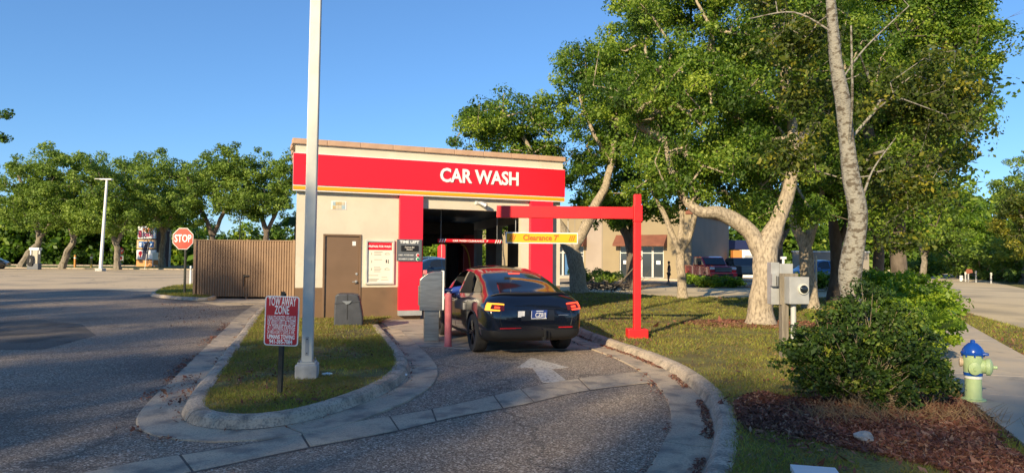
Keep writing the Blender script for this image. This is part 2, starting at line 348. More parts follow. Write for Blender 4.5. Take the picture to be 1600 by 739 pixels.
# right lawn
rk = [g(846, 480, KT), g(900, 508, KT), g(962, 531, KT), g(1010, 546, KT), g(1060, 566, KT), g(1100, 590, KT), g(1132, 620, KT), g(1149, 655, KT), g(1147, 690, KT), g(1134, 739, KT), g(1090, 810, KT), g(1010, 930, KT)]
rkp = spline(rk, 8)
LAWN = [(p.x, p.y) for p in rkp]+[(1.6, -3), (1.6, -30), (150, -30), (150, 60), (60, 78), (43, 80), (38, 62), (20, 31), (11.4, 28.2), (7.0, 28.8), (3.2, 32.5), (1.9, 33.5), (1.6, 26)]
sheet('lawn', LAWN, KT-0.012, M_soil)
kr2 = bpy.data.objects.new('lawn_kerb', None); C.objects.link(kr2); kr2['kind'] = 'structure'
sweep_sections(rkp, KERB, 'kerb_section', kr2, M_kerb, side=1)
g2 = bpy.data.objects.new('lawn_gutter', None); C.objects.link(g2); g2['kind'] = 'structure'
sweep_sections(rkp, GUT, 'gutter_section', g2, M_gutter, side=1, seg=3.1)
sheet('lawn_edge_strip', [(3.2, 32.5), (7, 28.8), (11.4, 28.2), (20, 31), (20, 31.25), (11.4, 28.45), (7, 29.05), (3.25, 32.75)], 0.03, M_kerb)
# mulch bed round the shrub
mb_ = [g(1150, 625, KT), g(1190, 612, KT), g(1260, 622, KT), g(1400, 600, KT), g(1500, 622, KT), g(1530, 645, KT), g(1560, 690, KT), g(1640, 735, KT), g(1700, 800, KT), g(1560, 790, KT), g(1480, 735, KT), g(1330, 700, KT), g(1200, 672, KT), g(1155, 660, KT)]
MULCH = [(p.x, p.y) for p in spline(mb_, 5, True)]
sheet('mulch_bed', MULCH, KT-0.006, M_mulchbed)
# pavement slabs on the right
rootw = bpy.data.objects.new('pavement', None); C.objects.link(rootw); rootw['kind'] = 'structure'
Lw = spline([(2.9, 2.2), (4.40, 5.9), (5.25, 7.9), (6.85, 11.4), (11.2, 20.6), (12.2, 22.6)], 10); Rw = spline([(4.6, 1.6), (5.95, 5.6), (6.85, 7.6), (8.5, 11.3), (13.0, 20.2), (14.0, 22.0)], 10)
def alongpl(P, t):
    L = [0]
    for a, b in zip(P, P[1:]): L.append(L[-1]+(b-a).length)
    s = t*L[-1]; i = min(len(L)-2, max(0, int(np.searchsorted(L, s))-1)); return P[i].lerp(P[i+1], (s-L[i])/max(1e-6, L[i+1]-L[i]))
NS = 14
for i in range(NS):
    a, b = i/NS+0.0002, (i+1)/NS-0.0002; m = (a+b)/2
    pts = [alongpl(Lw, a), alongpl(Lw, m), alongpl(Lw, b), alongpl(Rw, b), alongpl(Rw, m), alongpl(Rw, a)]
    MB().prism([(p.x, p.y) for p in pts][::-1], 0.05, KT+0.012+random.uniform(-0.003, 0.003), M_walk).build('slab', rootw, bevel=0.003)
# the road on the right and the verge
RoadL = [(2.0, -12), (9.0, 8.5), (12.1, 16.1), (14.2, 21.5), (22, 35), (40, 66), (52, 84), (60, 92)]; RoadR = [(68, 88), (60, 78), (41.5, 60), (30.5, 40.6), (18.6, 17), (14, 5), (8, -12)]
sheet('road', RoadL+RoadR, KT-0.004, M_road)
sheet('driveway', [(12.2, 22.6), (14.0, 22.0), (14.4, 21.7), (22.1, 35.1), (21, 37), (17.5, 33.0)], KT-0.008, M_road)
# strip of flush concrete across the drive
up = [g(60, 757), g(194, 727), g(340, 703), g(420, 689), g(500, 671), g(594, 654), g(680, 639), g(770, 619.5), g(875, 596), g(1017, 579)]
lo = [g(90, 790), g(250, 749), g(375, 722), g(440, 708), g(500, 696), g(612, 675), g(710, 652), g(819, 632), g(912, 611), g(1036, 596)]
st = bpy.data.objects.new('cross_gutter', None); C.objects.link(st); st['kind'] = 'structure'
U = spline(up, 5); Lo = spline(lo, 5); cuts = [0, 0.13, 0.27, 0.40, 0.47, 0.60, 0.67, 0.82, 1.0]
for a, b in zip(cuts, cuts[1:]):
    a += 0.0015; b -= 0.0015; k = 6; hi = [alongpl(U, a+(b-a)*i/k) for i in range(k+1)]; lw = [alongpl(Lo, a+(b-a)*i/k) for i in range(k+1)]
    z = 0.010+random.uniform(0, 0.006)
    MB().prism([(p.x, p.y) for p in lw+hi[::-1]], -0.03, z, M_gutter).build('slab', st, bevel=0.004)
sheet('joint_dirt', [(p.x, p.y+0.04) for p in U]+[(p.x, p.y-0.05) for p in Lo[::-1]], 0.007, M_barkdark)
# bay apron
fa = Vector((-5.46, 17.2, 0)); fdir = Vector((math.cos(R(22.2)), math.sin(R(22.2)), 0)); fin = Vector((-fdir.y, fdir.x, 0))
ap = bpy.data.objects.new('bay_apron', None); C.objects.link(ap); ap['kind'] = 'structure'
q = [g(640, 522), g(690, 549), g(800, 556), g(912, 545), g(905, 522), g(870, 500)]
row1 = [g(600, 505), g(655, 545), g(770, 551), g(925, 546)]
a0, a1, a2, a3 = fa+fdir*2.1, fa+fdir*4.6, fa+fdir*7.6, None
b0, b1, b2 = g(652, 541), g(770, 548), g(938, 545)
for pa, pb, pc, pd in ((a0, a1, b1, b0), (a1, a2, b2, b1)):
    MB().prism([(p.x, p.y) for p in (pd, pc, pb, pa)], -0.03, 0.014, M_slab).build('slab', ap, bevel=0.004)
sheet('bay_floor', [(p.x, p.y) for p in (fa+fdir*3.2+fin*0.0, fa+fdir*7.5, fa+fdir*9+fin*14, fa+fdir*4.5+fin*14)], 0.012, M_slab)
# painted arrow
MB().prism([(p.x, p.y) for p in [g(848, 598), g(888, 597), g(862, 577), g(888, 574), g(830, 559), g(808, 575), g(832, 575)]][::-1], 0.002, 0.0085, mat('worn_white_paint', (0.52, 0.47, 0.40), 0.8, c2=(0.18, 0.15, 0.12), scale=26, mix=(0.50, 0.66))).build('painted_arrow', kind='structure')
# small kerb island by the dumpster / stop sign
si = [g(243, 457, KT), g(262, 448, KT), g(292, 445, KT), g(330, 444, KT), g(330, 462, KT), g(300, 464, KT), g(262, 461, KT)]
sip = spline(si, 5, True)
sheet('corner_lawn', [(p.x, p.y) for p in sip], KT-0.01, M_soil)
k3 = bpy.data.objects.new('corner_kerb', None); C.objects.link(k3); k3['kind'] = 'structure'
sweep_sections(sip+[sip[0]], KERB[1:], 'kerb_section', k3, M_kerb, side=-1, seg=3)
sheet('dumpster_pad', [(p.x, p.y) for p in (g(300, 469), g(345, 473), g(420, 475), g(470, 474), g(470, 455), g(300, 460))], 0.009, M_slab)
# far kerbs and verge at the left
MB().box(-140, -20, 78, 78.3, -0.05, 0.12, M_kerb).build('far_kerb', kind='structure')
sheet('far_verge', [(-140, 78.3), (10, 78.3), (10, 92), (-140, 92)], 0.07, M_fargrass)
MB().box(-140, 60, 101, 101.3, -0.05, 0.1, M_kerb).build('street_kerb', kind='structure')
# planting bed and walk before the shops
sheet('planting_bed', [(3, 45.5), (26, 37), (28, 41), (5, 50.5)], 0.05, layered('dry_bed', [(0.20, 0.14, 0.09), ((0.30, 0.22, 0.14), 3, 0.4, 0.65, 0.8), ((0.10, 0.08, 0.04), 1.2, 0.5, 0.65, 0.7)], .95, .6, 30))
sheet('shop_drive', [(2.5, 34), (3.5, 33), (7.1, 29.2), (11.4, 28.6), (20, 31.4), (24, 37), (3, 45)], 0.006, M_road)
# ------------------------------------------------------------------ leaf / branch makers
def quads(P, size, N, rng_, elong=1.7, jitter=0.35):
    """leaf quads at P (n,3) with normals N (n,3)"""
    n = len(P); N = N/np.linalg.norm(N, axis=1, keepdims=True)
    a = rng_.normal(size=(n, 3)); a -= N*(a*N).sum(1, keepdims=True); a /= np.linalg.norm(a, axis=1, keepdims=True)+1e-9
    b = np.cross(N, a); s = (size*np.exp(rng_.normal(0, jitter*.8, n)))[:, None]
    V = np.stack([P-a*s*0.5*elong/1.4, P+b*s*0.36, P+a*s*0.5*elong/1.4, P-b*s*0.36], 1).reshape(-1, 3)
    return V, np.arange(n*4).reshape(n, 4)
def blobpts(blobs, n, rng_, gap=0.30, shell=0.55):
    vol = np.array([b[3]*b[4]*b[5] for b in blobs])**0.75; vol /= vol.sum(); out = []
    while len(out) < n:
        i = rng_.choice(len(blobs), p=vol); b = blobs[i]; dv = rng_.normal(size=3); dv /= np.linalg.norm(dv)
        rr = rng_.uniform(shell, 1) if rng_.random() < 0.72 else rng_.uniform(0.1, 1)**0.5*shell*1.2
        k = 1+0.28*noise.noise(Vector(dv)*2.1+Vector(b[:3])*0.7)
        p = np.array(b[:3])+dv*rr*k*np.array(b[3:6])
        if noise.noise(Vector(p)*0.9) < -gap: continue
        out.append(p)
    return np.array(out)
def foliage(name, parent, centers, clr, per, size, m, rng_, base=(0, 0, 0), upb=0.35, tmean=0.45, sp=0.22):
    n = len(centers); cnt = np.maximum(4, (per*rng_.uniform(0.5, 1.4, n))).astype(int); idx = np.repeat(np.arange(n), cnt)
    dv = rng_.normal(size=(len(idx), 3)); dv /= np.linalg.norm(dv, axis=1, keepdims=True)
    rr = rng_.uniform(0.25, 1, len(idx))**0.6; cr = (clr*rng_.uniform(0.6, 1.35, n))[idx]
    off = dv*(rr*cr)[:, None]; off[:, 2] *= 0.7
    P = centers[idx]+off-np.array(base)
    Nn = dv*0.75+rng_.normal(size=dv.shape)*0.55+np.array([0, 0, upb])
    V, F = quads(P, size, Nn, rng_)
    tc = rng_.normal(tmean, sp*0.9, n)[idx]; t = np.clip(tc+rng_.normal(0, sp*0.7, len(idx)), 0, 1)
    return raw(name, V, F, [m], t, parent)
def segs_mesh(name, A, B, ra, rb, m, parent, n=5):
    """many tapered sticks from A to B"""
    A = np.array(A, float); B = np.array(B, float); ra = np.array(ra, float); rb = np.array(rb, float); k = len(A)
    D = B-A; D /= np.linalg.norm(D, axis=1, keepdims=True)+1e-9
    ref = np.where(np.abs(D[:, 2:3]) < 0.9, np.array([[0, 0, 1.0]]), np.array([[1.0, 0, 0]]))
    u = np.cross(D, ref); u /= np.linalg.norm(u, axis=1, keepdims=True); v = np.cross(D, u)
    an = np.arange(n)*2*np.pi/n; c = np.cos(an)[None, :, None]; s = np.sin(an)[None, :, None]
    ring = u[:, None]*c+v[:, None]*s
    V = np.concatenate([A[:, None]+ring*ra[:, None, None], B[:, None]+ring*rb[:, None, None]], 1).reshape(-1, 3)
    j = np.arange(n); f = np.stack([j, (j+1) % n, n+(j+1) % n, n+j], 1); F = (np.arange(k)*2*n)[:, None, None]+f[None]
    return raw(name, V, F.reshape(-1, 4), [m], None, parent, smooth=True)
def tree(name, label, cat, limbs, blobs, clumps=160, per=110, size=0.11, clr=0.6, bark=None, leaf=None, group=None, seed=1, twr=0.012, gap=0.3, tmean=0.45, bare=0, shell=0.55, sides=12):
    """limbs: list of [(x,y,z,r), ...]; first point of the first limb is the base"""
    bark = bark or M_bark; leaf = leaf or M_leaf; rg = np.random.default_rng(seed); base = np.array(limbs[0][0][:3], float)
    root = thing(name, label, cat, tuple(base), group=group)
    mb = MB(); nodes = []
    for li, L in enumerate(limbs):
        P = spline([l[:3] for l in L], 6); rad = np.interp(np.linspace(0, len(L)-1, len(P)), range(len(L)), [l[3] for l in L])
        if li == 0: 
            for i in range(min(5, len(P))): rad[i] *= 1+0.30*(1-i/5)**2.2
        P2 = [p+Vector((noise.noise(p*1.1+Vector((seed, 0, 0))), noise.noise(p*1.1+Vector((0, seed, 5))), 0))*0.10*min(1, i/4)*min(1, rad[i]*6) - Vector(base) for i, p in enumerate(P)]
        mb.tube(P2, list(rad), bark, n=sides, jit=0.10)
        nodes += [(np.array(p), r) for p, r in zip(P2, rad)][len(P2)//3:]
    mb.build('trunk', root)
    cen = blobpts(blobs, clumps, rg, gap, shell)
    # branches by nearest-node attachment
    N = [n_[0] for n_ in nodes]; par = [-1]*len(N); cntw = [0.0]*len(N); K = len(N); arr = np.array(N)
    order = np.argsort([np.min(np.linalg.norm(arr-(c-base), axis=1)) for c in cen])
    for ci in order:
        c = cen[ci]-base; arr = np.array(N); dd = np.linalg.norm(arr-c, axis=1)+0.25*np.maximum(0, arr[:, 2]-c[2]); j = int(np.argmin(dd)); L = dd[j]; st_ = N[j]
        k = max(1, int(L/0.7)); prev = j
        for q in range(1, k+1):
            t = q/k; p = st_*(1-t)+c*t; p = p+np.array([0, 0, 0.12*L*math.sin(math.pi*t)])+(rg.normal(size=3)*0.06*min(L, 2) if q < k else 0)
            N.append(p); par.append(prev); cntw.append(0.0); prev = len(N)-1
        w_ = prev
        while w_ >= 0: cntw[w_] += 1; w_ = par[w_]
    A = []; B = []; ra = []; rb = []
    for i in range(K, len(N)):
        r = twr*max(1, cntw[i])**0.5; p = par[i]; rp = twr*max(1, cntw[p])**0.5 if p >= K else r*1.15
        A.append(N[p]); B.append(N[i]); ra.append(min(rp, r*1.5)); rb.append(r)
    if bare:                               # bare twigs sprouting from the clumps
        for _ in range(bare):
            i = rg.integers(K, len(N)); p = N[i]; q_ = p+rg.normal(size=3)*np.array([1, 1, .6])*clr*1.0; A.append(p); B.append(q_); ra.append(twr*0.55); rb.append(twr*0.15)
            for __ in range(2): r_ = q_+rg.normal(size=3)*clr*0.4; A.append(q_*0.5+p*0.5); B.append(r_); ra.append(twr*0.3); rb.append(twr*0.1)
    segs_mesh('branches', A, B, ra, rb, bark, root)
    foliage('crown', root, cen, clr, per, size, leaf, rg, base, tmean=tmean)
    return root
def bush(name, label, cat, blobs, base, clumps, per, size, clr, leaf, group=None, seed=1, stems=24, tmean=0.45, sp=0.22, stemmat=None, sr=0.008):
    rg = np.random.default_rng(seed); root = thing(name, label, cat, tuple(base), group=group); b = np.array(base)
    cen = blobpts(blobs, clumps, rg, 0.45, 0.6)
    if stems:
        A = []; B = []; ra = []; rb = []
        for i in rg.choice(len(cen), min(stems, len(cen)), replace=False):
            c = cen[i]-b; s = rg.normal(size=3)*0.07; s[2] = 0; m_ = c*0.5+rg.normal(size=3)*0.07
            A += [s, m_]; B += [m_, c]; ra += [sr, sr*.7]; rb += [sr*.7, sr*.4]
        segs_mesh('stems', A, B, ra, rb, stemmat or M_twig, root)
    foliage('leaves', root, cen, clr, per, size, leaf, rg, b, tmean=tmean, sp=sp); return root
# ------------------------------------------------------------------ car wash building (local x along the front, y inwards)
FW = Matrix.Translation(fa) @ Matrix.Rotation(R(22.2), 4, 'Z'); FI = FW.inverted()
def fac(px, py, t=0.0):
    o = FI @ EYE; d_ = FI.to_3x3() @ ray(px, py); k = (t-o.y)/d_.y; p = o+d_*k; return p.x, p.z
cw = thing('car_wash', 'cream and brown stucco car wash with red fascia, brown door and open bay', 'building', fa, R(22.2))
WB = fac(875, 400)[0]; DB = 11.0; HT = 4.45
pl0, pl1 = fac(622, 400)[0], fac(658, 400)[0]; pr0, pr1 = fac(826, 400)[0], fac(860, 400)[0]
op0, op1 = pl1, fac(814, 400)[0]; ztop = fac(700, 327)[1]; WZ = 0.88
d0, d1 = fac(504, 430)[0], fac(564, 430)[0]; dz = fac(535, 366)[1]
def part(mb, name, parent=cw, **k): return mb.build(name, parent, **k)
# front walls (brown below, cream above, brown 4 mm proud)
part(MB().box(0, d0, 0.004, 0.2, WZ, 3.5, M_cream).box(d0, d1, 0.004, 0.2, dz, 3.5, M_cream).box(d1, op0, 0.004, 0.2, WZ, 3.5, M_cream), 'wall')
part(MB().box(-0.004, d0, 0, 0.2, 0, WZ, M_brown), 'wainscot'); part(MB().box(d1, op0, 0, 0.2, 0, WZ, M_brown), 'wainscot')
part(MB().box(op0, op1, 0.003, 0.22, ztop, 3.5, M_cream), 'lintel')
part(MB().box(op1, WB, 0.004, 0.25, WZ, 3.5, M_cream), 'wall'); part(MB().box(op1, WB+0.004, 0, 0.25, 0, WZ, M_brown), 'wainscot')
part(MB().box(0, 0.2, 0.2, DB, WZ, 3.5, M_cream).box(-0.004, 0.2, 0.2, DB, 0, WZ, M_brown), 'wall')
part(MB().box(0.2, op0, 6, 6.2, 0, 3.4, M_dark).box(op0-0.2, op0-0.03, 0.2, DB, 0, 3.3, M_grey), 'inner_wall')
# right hand wall: piers with openings between them
def t_of(px, off=0.25):
    lo_, hi_ = 0.3, 12.0
    for _ in range(40):
        m_ = (lo_+hi_)/2; x_, _z = fac(px, 400, m_)
        if x_ < WB-off+m_*math.tan(R(5.5)): lo_ = m_
        else: hi_ = m_
    return lo_
openings = [(max(.5, t_of(822)), t_of(810)), (t_of(793), t_of(775)), (t_of(759), t_of(745)), (t_of(722), t_of(714))]; print('openings', openings)
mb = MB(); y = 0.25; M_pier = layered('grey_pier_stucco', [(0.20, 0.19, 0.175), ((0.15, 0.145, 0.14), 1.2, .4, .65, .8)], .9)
for a, b in openings+[(DB, DB)]:
    mb.box(WB-0.25, WB, y, a, 0, 2.85, M_pier); y = b
part(mb, 'pier_wall'); part(MB().box(WB-0.252, WB+0.003, 0.25, DB, 2.85, 3.5, M_cream), 'head_beam')
part(MB().box(0, op0, DB-0.2, DB, 0, 3.5, M_cream), 'rear_wall'); part(MB().box(op0, WB, DB-0.2, DB, 2.75, 3.5, M_cream), 'rear_lintel')
part(MB().box(0.03, WB-0.03, 0.22, DB-0.03, 3.2, 3.5, M_grey), 'ceiling')
part(MB().box(0.1, WB-0.1, 0.1, DB-0.1, 4.0, 4.12, M_lgrey), 'roof')
# parapet, stepped cornice, coping tiles
part(MB().box(0, WB, 0.02, 0.22, 3.5, HT, M_cream).box(0, 0.2, 0.22, DB, 3.5, HT, M_cream).box(WB-0.2, WB, 0.22, DB, 3.5, HT, M_cream).box(0.2, WB-0.2, DB-0.2, DB, 3.5, HT, M_cream), 'parapet')
zc = fac(463, 233)[1]
part(MB().box(-0.05, WB+0.05, -0.05, 0.02, zc-0.10, zc+0.12, M_cream).box(-0.09, WB+0.09, -0.09, 0.02, zc+0.12, HT+0.06, M_cream).box(-0.05, 0, 0.02, DB, zc-0.10, zc+0.12, M_cream).box(-0.09, 0, 0.02, DB, zc+0.12, HT+0.06, M_cream).box(WB, WB+0.05, 0.02, DB, zc-0.1, zc+0.12, M_cream).box(WB, WB+0.09, 0.02, DB, zc+0.12, HT+0.06, M_cream), 'cornice', bevel=0.008)
zt0, zt1 = HT+0.06, fac(463, 217)[1]
n = 9; wd = (WB+0.24)/n; tile = MB().bbox(0.003, wd-0.003, 0, 0.36, 0, zt1-zt0, M_tan, 0.012); tiles = []
t0 = tile.build('coping_tile', cw)
for i in range(n):
    t = t0 if i == 0 else t0.copy()
    if i: C.objects.link(t); t.parent = cw
    t.location = (-0.12+i*wd, -0.12, zt0+random.uniform(0, 0.004))
n = 12; wd2 = (DB-0.3)/n
for sx in (-0.12, WB-0.24):
    for i in range(n):
        t = t0.copy(); C.objects.link(t); t.parent = cw; t.rotation_euler.z = R(90); t.scale = (wd2/wd, 1, 1); t.location = (sx+0.36, 0.25+i*wd2, zt0)
# red fascia with orange stripe and white edges
fz0, fz1 = fac(461, 289)[1], fac(461, 240.5)[1]; so1, so0 = fac(461, 291)[1], fac(461, 296.5)[1]; zb = fac(461, 298.5)[1]
fx0, fx1 = -0.10, WB+0.06
part(MB().box(fx0, fx1, -0.14, 0.0, zb, fz1+0.02, M_white), 'fascia_backing')
part(MB().bbox(fx0-0.006, fx1+0.006, -0.165, -0.141, fz0, fz1, M_red, 0.004), 'fascia_panel')
part(MB().box(fx0-0.004, fx1+0.004, -0.155, -0.141, so0, so1, M_orange), 'orange_stripe')
lc = fac(747.5, 279); lw = fac(810, 280)[0]-fac(685, 280)[0]
text('CAR WASH', 0.52, M_whitelet, 'car_wash_lettering', cw, Matrix.Translation((lc[0], -0.175, lc[1]+0.00)) @ FRONT, bold=0.014, width=lw*.97, depth=0.03)
# red pillars with grey feet
zf, zg = fac(640, 484)[1], fac(640, 492)[1]
for a, b in ((pl0, pl1), (pr0, pr1)):
    part(MB().bbox(a, b, -0.16, -0.001, zf, zb-0.003, M_redpillar, 0.004), 'red_pillar'); part(MB().box(a+0.003, b-0.003, -0.158, -0.001, zg, zf-0.002, M_lgrey), 'pillar_foot')
part(MB().box(WB+0.01, WB+0.3, 0.5, 0.8, fac(880, 302)[1], fac(880, 282)[1], M_lgrey), 'wall_lamp', bevel=0.02)
# door
part(MB().box(d0, d0+0.05, -0.02, 0.1, 0.02, dz, M_door).box(d1-0.05, d1, -0.02, 0.1, 0.02, dz, M_door).box(d0+0.05, d1-0.05, -0.02, 0.1, dz-0.05, dz, M_door), 'door_frame', bevel=0.004)
dr = part(MB().box(d0+0.056, d1-0.056, 0.02, 0.065, 0.035, dz-0.056, M_door), 'door')
kx, kz = fac(556.5, 440); MB().tube([(kx, 0.02, kz), (kx, -0.06, kz)], 0.012, M_lgrey).tube([(kx, -0.055, kz), (kx-0.11, -0.055, kz-0.005)], 0.011, M_lgrey).lathe([(0.035, 0), (0.035, 0.012), (0.02, 0.016)], M_lgrey, M=Matrix.Translation((kx, 0.02, kz)) @ FRONT).build('handle', dr)
MB().lathe([(0.03, 0), (0.03, 0.014), (0.02, 0.018)], M_lgrey, M=Matrix.Translation((kx+0.01, 0.02, fac(557, 428)[1])) @ FRONT).build('deadbolt', dr)
nx, nz = fac(553.5, 380.5); MB().box(nx-0.045, nx+0.045, 0.017, 0.0199, nz-0.055, nz+0.055, M_white).build('door_notice', dr)
for z in (0.35, 1.15, 1.95): MB().tube([(d0+0.058, 0.012, z-0.05), (d0+0.058, 0.012, z+0.05)], 0.009, M_steel).build('hinge', dr)
# little glazed tiles beside the fascia
for i, px in enumerate((521, 525.8, 530.7, 535.6)):
    for j, py in enumerate((318, 324)):
        x, z = fac(px+0.8, py); m_ = [mat('tile_blue', (0.38, 0.50, 0.55), 0.3), mat('tile_pale', (0.62, 0.55, 0.40), 0.3), mat('tile_buff', (0.55, 0.42, 0.22), 0.3)][(i*2+j*2+i//2) % 3]
        part(MB().bbox(x-0.038, x+0.038, -0.012, 0.003, z-0.045, z+0.045, m_, 0.003), 'glazed_tile')
x, z = fac(529.5, 321); part(MB().box(x-0.19, x+0.19, -0.004, 0.0035, z-0.11, z+0.11, M_white), 'tile_frame')
# lamp over the bay
x, z = fac(751, 319.5); part(MB().tube([(x-0.12, -0.02, z+0.05), (x-0.02, -0.12, z+0.02), (x+0.1, -0.2, z-0.05)], [0.03, 0.06, 0.075], M_lgrey).box(x-0.17, x-0.09, -0.03, 0.002, z, z+0.1, M_white), 'bay_camera')
# poster in its frame
px0, pz0 = fac(570, 444); px1, pz1 = fac(616, 375.5)
po = part(MB().bbox(px0, px0+0.05, -0.05, 0.003, pz0, pz1, M_galv, 0.006).bbox(px1-0.05, px1, -0.05, 0.003, pz0, pz1, M_galv, 0.006).bbox(px0+0.05, px1-0.05, -0.048, 0.003, pz0, pz0+0.05, M_galv, 0.006).bbox(px0+0.05, px1-0.05, -0.048, 0.003, pz1-0.05, pz1, M_galv, 0.006), 'poster_frame')
M_paper = mat('poster_paper', (0.78, 0.74, 0.62), 0.6); M_ink = mat('dark_ink', (0.03, 0.03, 0.035), 0.6)
MB().box(px0+0.05, px1-0.05, -0.012, 0.002, pz0+0.05, pz1-0.05, M_paper).build('poster', po)
pw = px1-px0-0.1; ph = pz1-pz0-0.1; X = lambda u: px0+0.05+u*pw; Z = lambda v: pz0+0.05+v*ph
MB().box(X(0.02), X(0.98), -0.016, -0.0125, Z(0.80), Z(0.98), M_red).build('poster_banner', po)
T = lambda s_, sz, m, u, v, wdt=None, y=-0.018, al='CENTER', b=0.0: text(s_, sz, m, 'printed_lines', po, Matrix.Translation((X(u), y, Z(v))) @ FRONT, bold=b, depth=0.001, width=wdt, align=al)
T('PREPARE FOR WASH', 0.075, M_whitelet, 0.5, 0.885, pw*0.9, b=0.002)
for k, (v, ls) in enumerate(((0.70, 3), (0.51, 1), (0.32, 4))):
    T(str(k+1), 0.085, M_ink, 0.17, v, y=-0.014)
    mb = MB()
    for q in range(ls): mb.box(X(0.27), X(0.27+random.uniform(0.25, 0.36)), -0.0145, -0.0125, Z(v+0.05-q*0.035)-0.004, Z(v+0.05-q*0.035)+0.004, M_ink)
    if k != 1: mb.tube([(X(0.70), -0.014, Z(v-0.01)), (X(0.74), -0.014, Z(v+0.02)), (X(0.80), -0.014, Z(v+0.035)), (X(0.86), -0.014, Z(v+0.02)), (X(0.90), -0.014, Z(v-0.01)), (X(0.70), -0.014, Z(v-0.01))], 0.003, M_ink, 4)
    else: mb.box(X(0.74), X(0.79), -0.0145, -0.0125, Z(v-0.03), Z(v+0.05), M_ink).box(X(0.83), X(0.86), -0.0145, -0.0125, Z(v-0.04), Z(v+0.05), M_ink)
    mb.build('printed_lines', po)
mb = MB()
for v, a, b in ((0.17, 0.06, 0.45), (0.08, 0.06, 0.48), (0.055, 0.06, 0.42), (0.12, 0.58, 0.8), (0.06, 0.55, 0.86), (0.03, 0.06, 0.4)): mb.box(X(a), X(b), -0.0145, -0.0125, Z(v)-0.004, Z(v)+0.004, M_ink)
mb.build('printed_lines', po)
# TIME LEFT panel on the left pillar
tx0, tz0 = fac(617.5, 408); tx1, tz1 = fac(656.5, 374.5)
tp = part(MB().bbox(tx0, tx1, -0.185, -0.161, tz0, tz1, M_grey, 0.003), 'time_left_panel'); cx = (tx0+tx1)/2; hh = tz1-tz0; W_ = tx1-tx0
T2 = lambda s_, sz, m, u, v, wd_, b=0.0: text(s_, sz, m, 'lettering', tp, Matrix.Translation((tx0+u*W_, -0.188, tz0+v*hh)) @ FRONT, bold=b, depth=0.002, width=wd_)
T2('TIME LEFT', 0.105, M_whitelet, 0.5, 0.87, W_*0.78, 0.004)
MB().bbox(cx-W_*0.34, cx+W_*0.36, -0.20, -0.1855, tz0+hh*0.46, tz0+hh*0.72, M_black, 0.012).build('display', tp)
text('Cannot Be\nShown', 0.06, mat('display_glow', (0.6, 0.55, 0.45), 0.5, emit=(1, 0.85, 0.7), es=0.3), 'display_lettering', tp, Matrix.Translation((cx, -0.202, tz0+hh*0.585)) @ FRONT, depth=0.001)
T2('A RED - IN THE WASH', 0.045, M_whitelet, 0.37, 0.28, W_*0.60, 0.001); T2('GO WHEN IT IS GREEN', 0.045, M_whitelet, 0.37, 0.10, W_*0.60, 0.001)
for v, cc in ((0.28, (0.6, 0.03, 0.03)), (0.10, (0.02, 0.3, 0.12))):
    MB().lathe([(0.048, 0), (0.048, 0.012), (0.036, 0.014)], M_white, M=Matrix.Translation((tx0+0.84*W_, -0.1855, tz0+v*hh)) @ FRONT).lathe([(0.036, 0.0), (0.036, 0.02), (0.02, 0.026)], mat('lamp_red' if v > .2 else 'lamp_green', cc, 0.3), M=Matrix.Translation((tx0+0.84*W_, -0.186, tz0+v*hh)) @ FRONT).build('signal_lamp', tp)
# the side walls run a little off square to the front
SH = math.tan(R(5.5))
for o in list(cw.children_recursive):
    if o.type == 'MESH':
        if 'coping_tile' in o.name: o.location.x += SH*o.location.y; continue
        for v in o.data.vertices:
            if v.co.y > 0.2: v.co.x += v.co.y*SH
# things inside the bay
wb = thing('wash_gantry', 'dark red arched washing gantry with black brushes inside the bay', 'machine', FW @ Vector(((fac(640, 400, 6.6)[0]+fac(726, 400, 6.6)[0])/2, 6.6, 0.012)), R(22.2)); half = (fac(726, 400, 6.6)[0]-fac(640, 400, 6.6)[0])/2
M_dred = mat('dark_red_gantry', (0.22, 0.012, 0.02), 0.4); M_bris = mat('black_bristle', (0.015, 0.015, 0.018), 0.95, c2=(0.04, 0.04, 0.045), scale=30, bump=1, stretch=(1, 1, 0.1))
for s_ in (-1, 1): MB().bbox(s_*half-0.22, s_*half+0.22, -0.5, 0.5, 0, 2.5, M_dred, 0.04).build('upright', wb)
for s_ in (1,): MB().tube([(s_*(half-0.35), 0.3, 0.25), (s_*(half-0.35), 0.3, 2.2)], 0.27, M_bris, 14, jit=0.12).build('side_brush', wb)
MB().bbox(-half-0.2, half+0.2, -0.52, 0.52, 2.5, 2.95, M_dark, 0.04).build('cross_beam', wb); MB().tube([(-half+0.3, -0.2, 2.35), (half-0.3, -0.2, 2.35)], 0.2, M_bris, 14, jit=0.12).build('top_brush', wb)
MB().tube([(half-0.18, -0.52, 2.1-0.9+0.9*math.cos(a)) if 0 else (half-0.22+0.0+0.36*math.sin(a)-0.1, -0.53, 1.2+0.95*math.cos(a)) for a in np.linspace(0, math.pi, 12)], 0.03, mat('amber_hose', (0.5, 0.28, 0.04), 0.5)).build('hose', wb)
bl = thing('dryer', 'black blower box and skirt hanging under the ceiling at the far end of the bay', 'dryer', FW @ Vector((op0+0.1+9.2*SH, 9.2, 1.95)), R(22.2))
MB().bbox(0, WB-op0-1.3, 0, 0.8, 0.35, 1.2, M_dark, 0.04).build('housing', bl); MB().box(0.02, 1.9, 0.1, 0.16, 0.17, 0.35, M_bris).build('skirt', bl); ux = fac(706, 400, 9.2)[0]-(op0+0.1+9.2*SH); MB().bbox(ux-.12, ux+.12, 0.05, 0.6, -1.95, 0.25, M_black, 0.03).build('upright', bl)
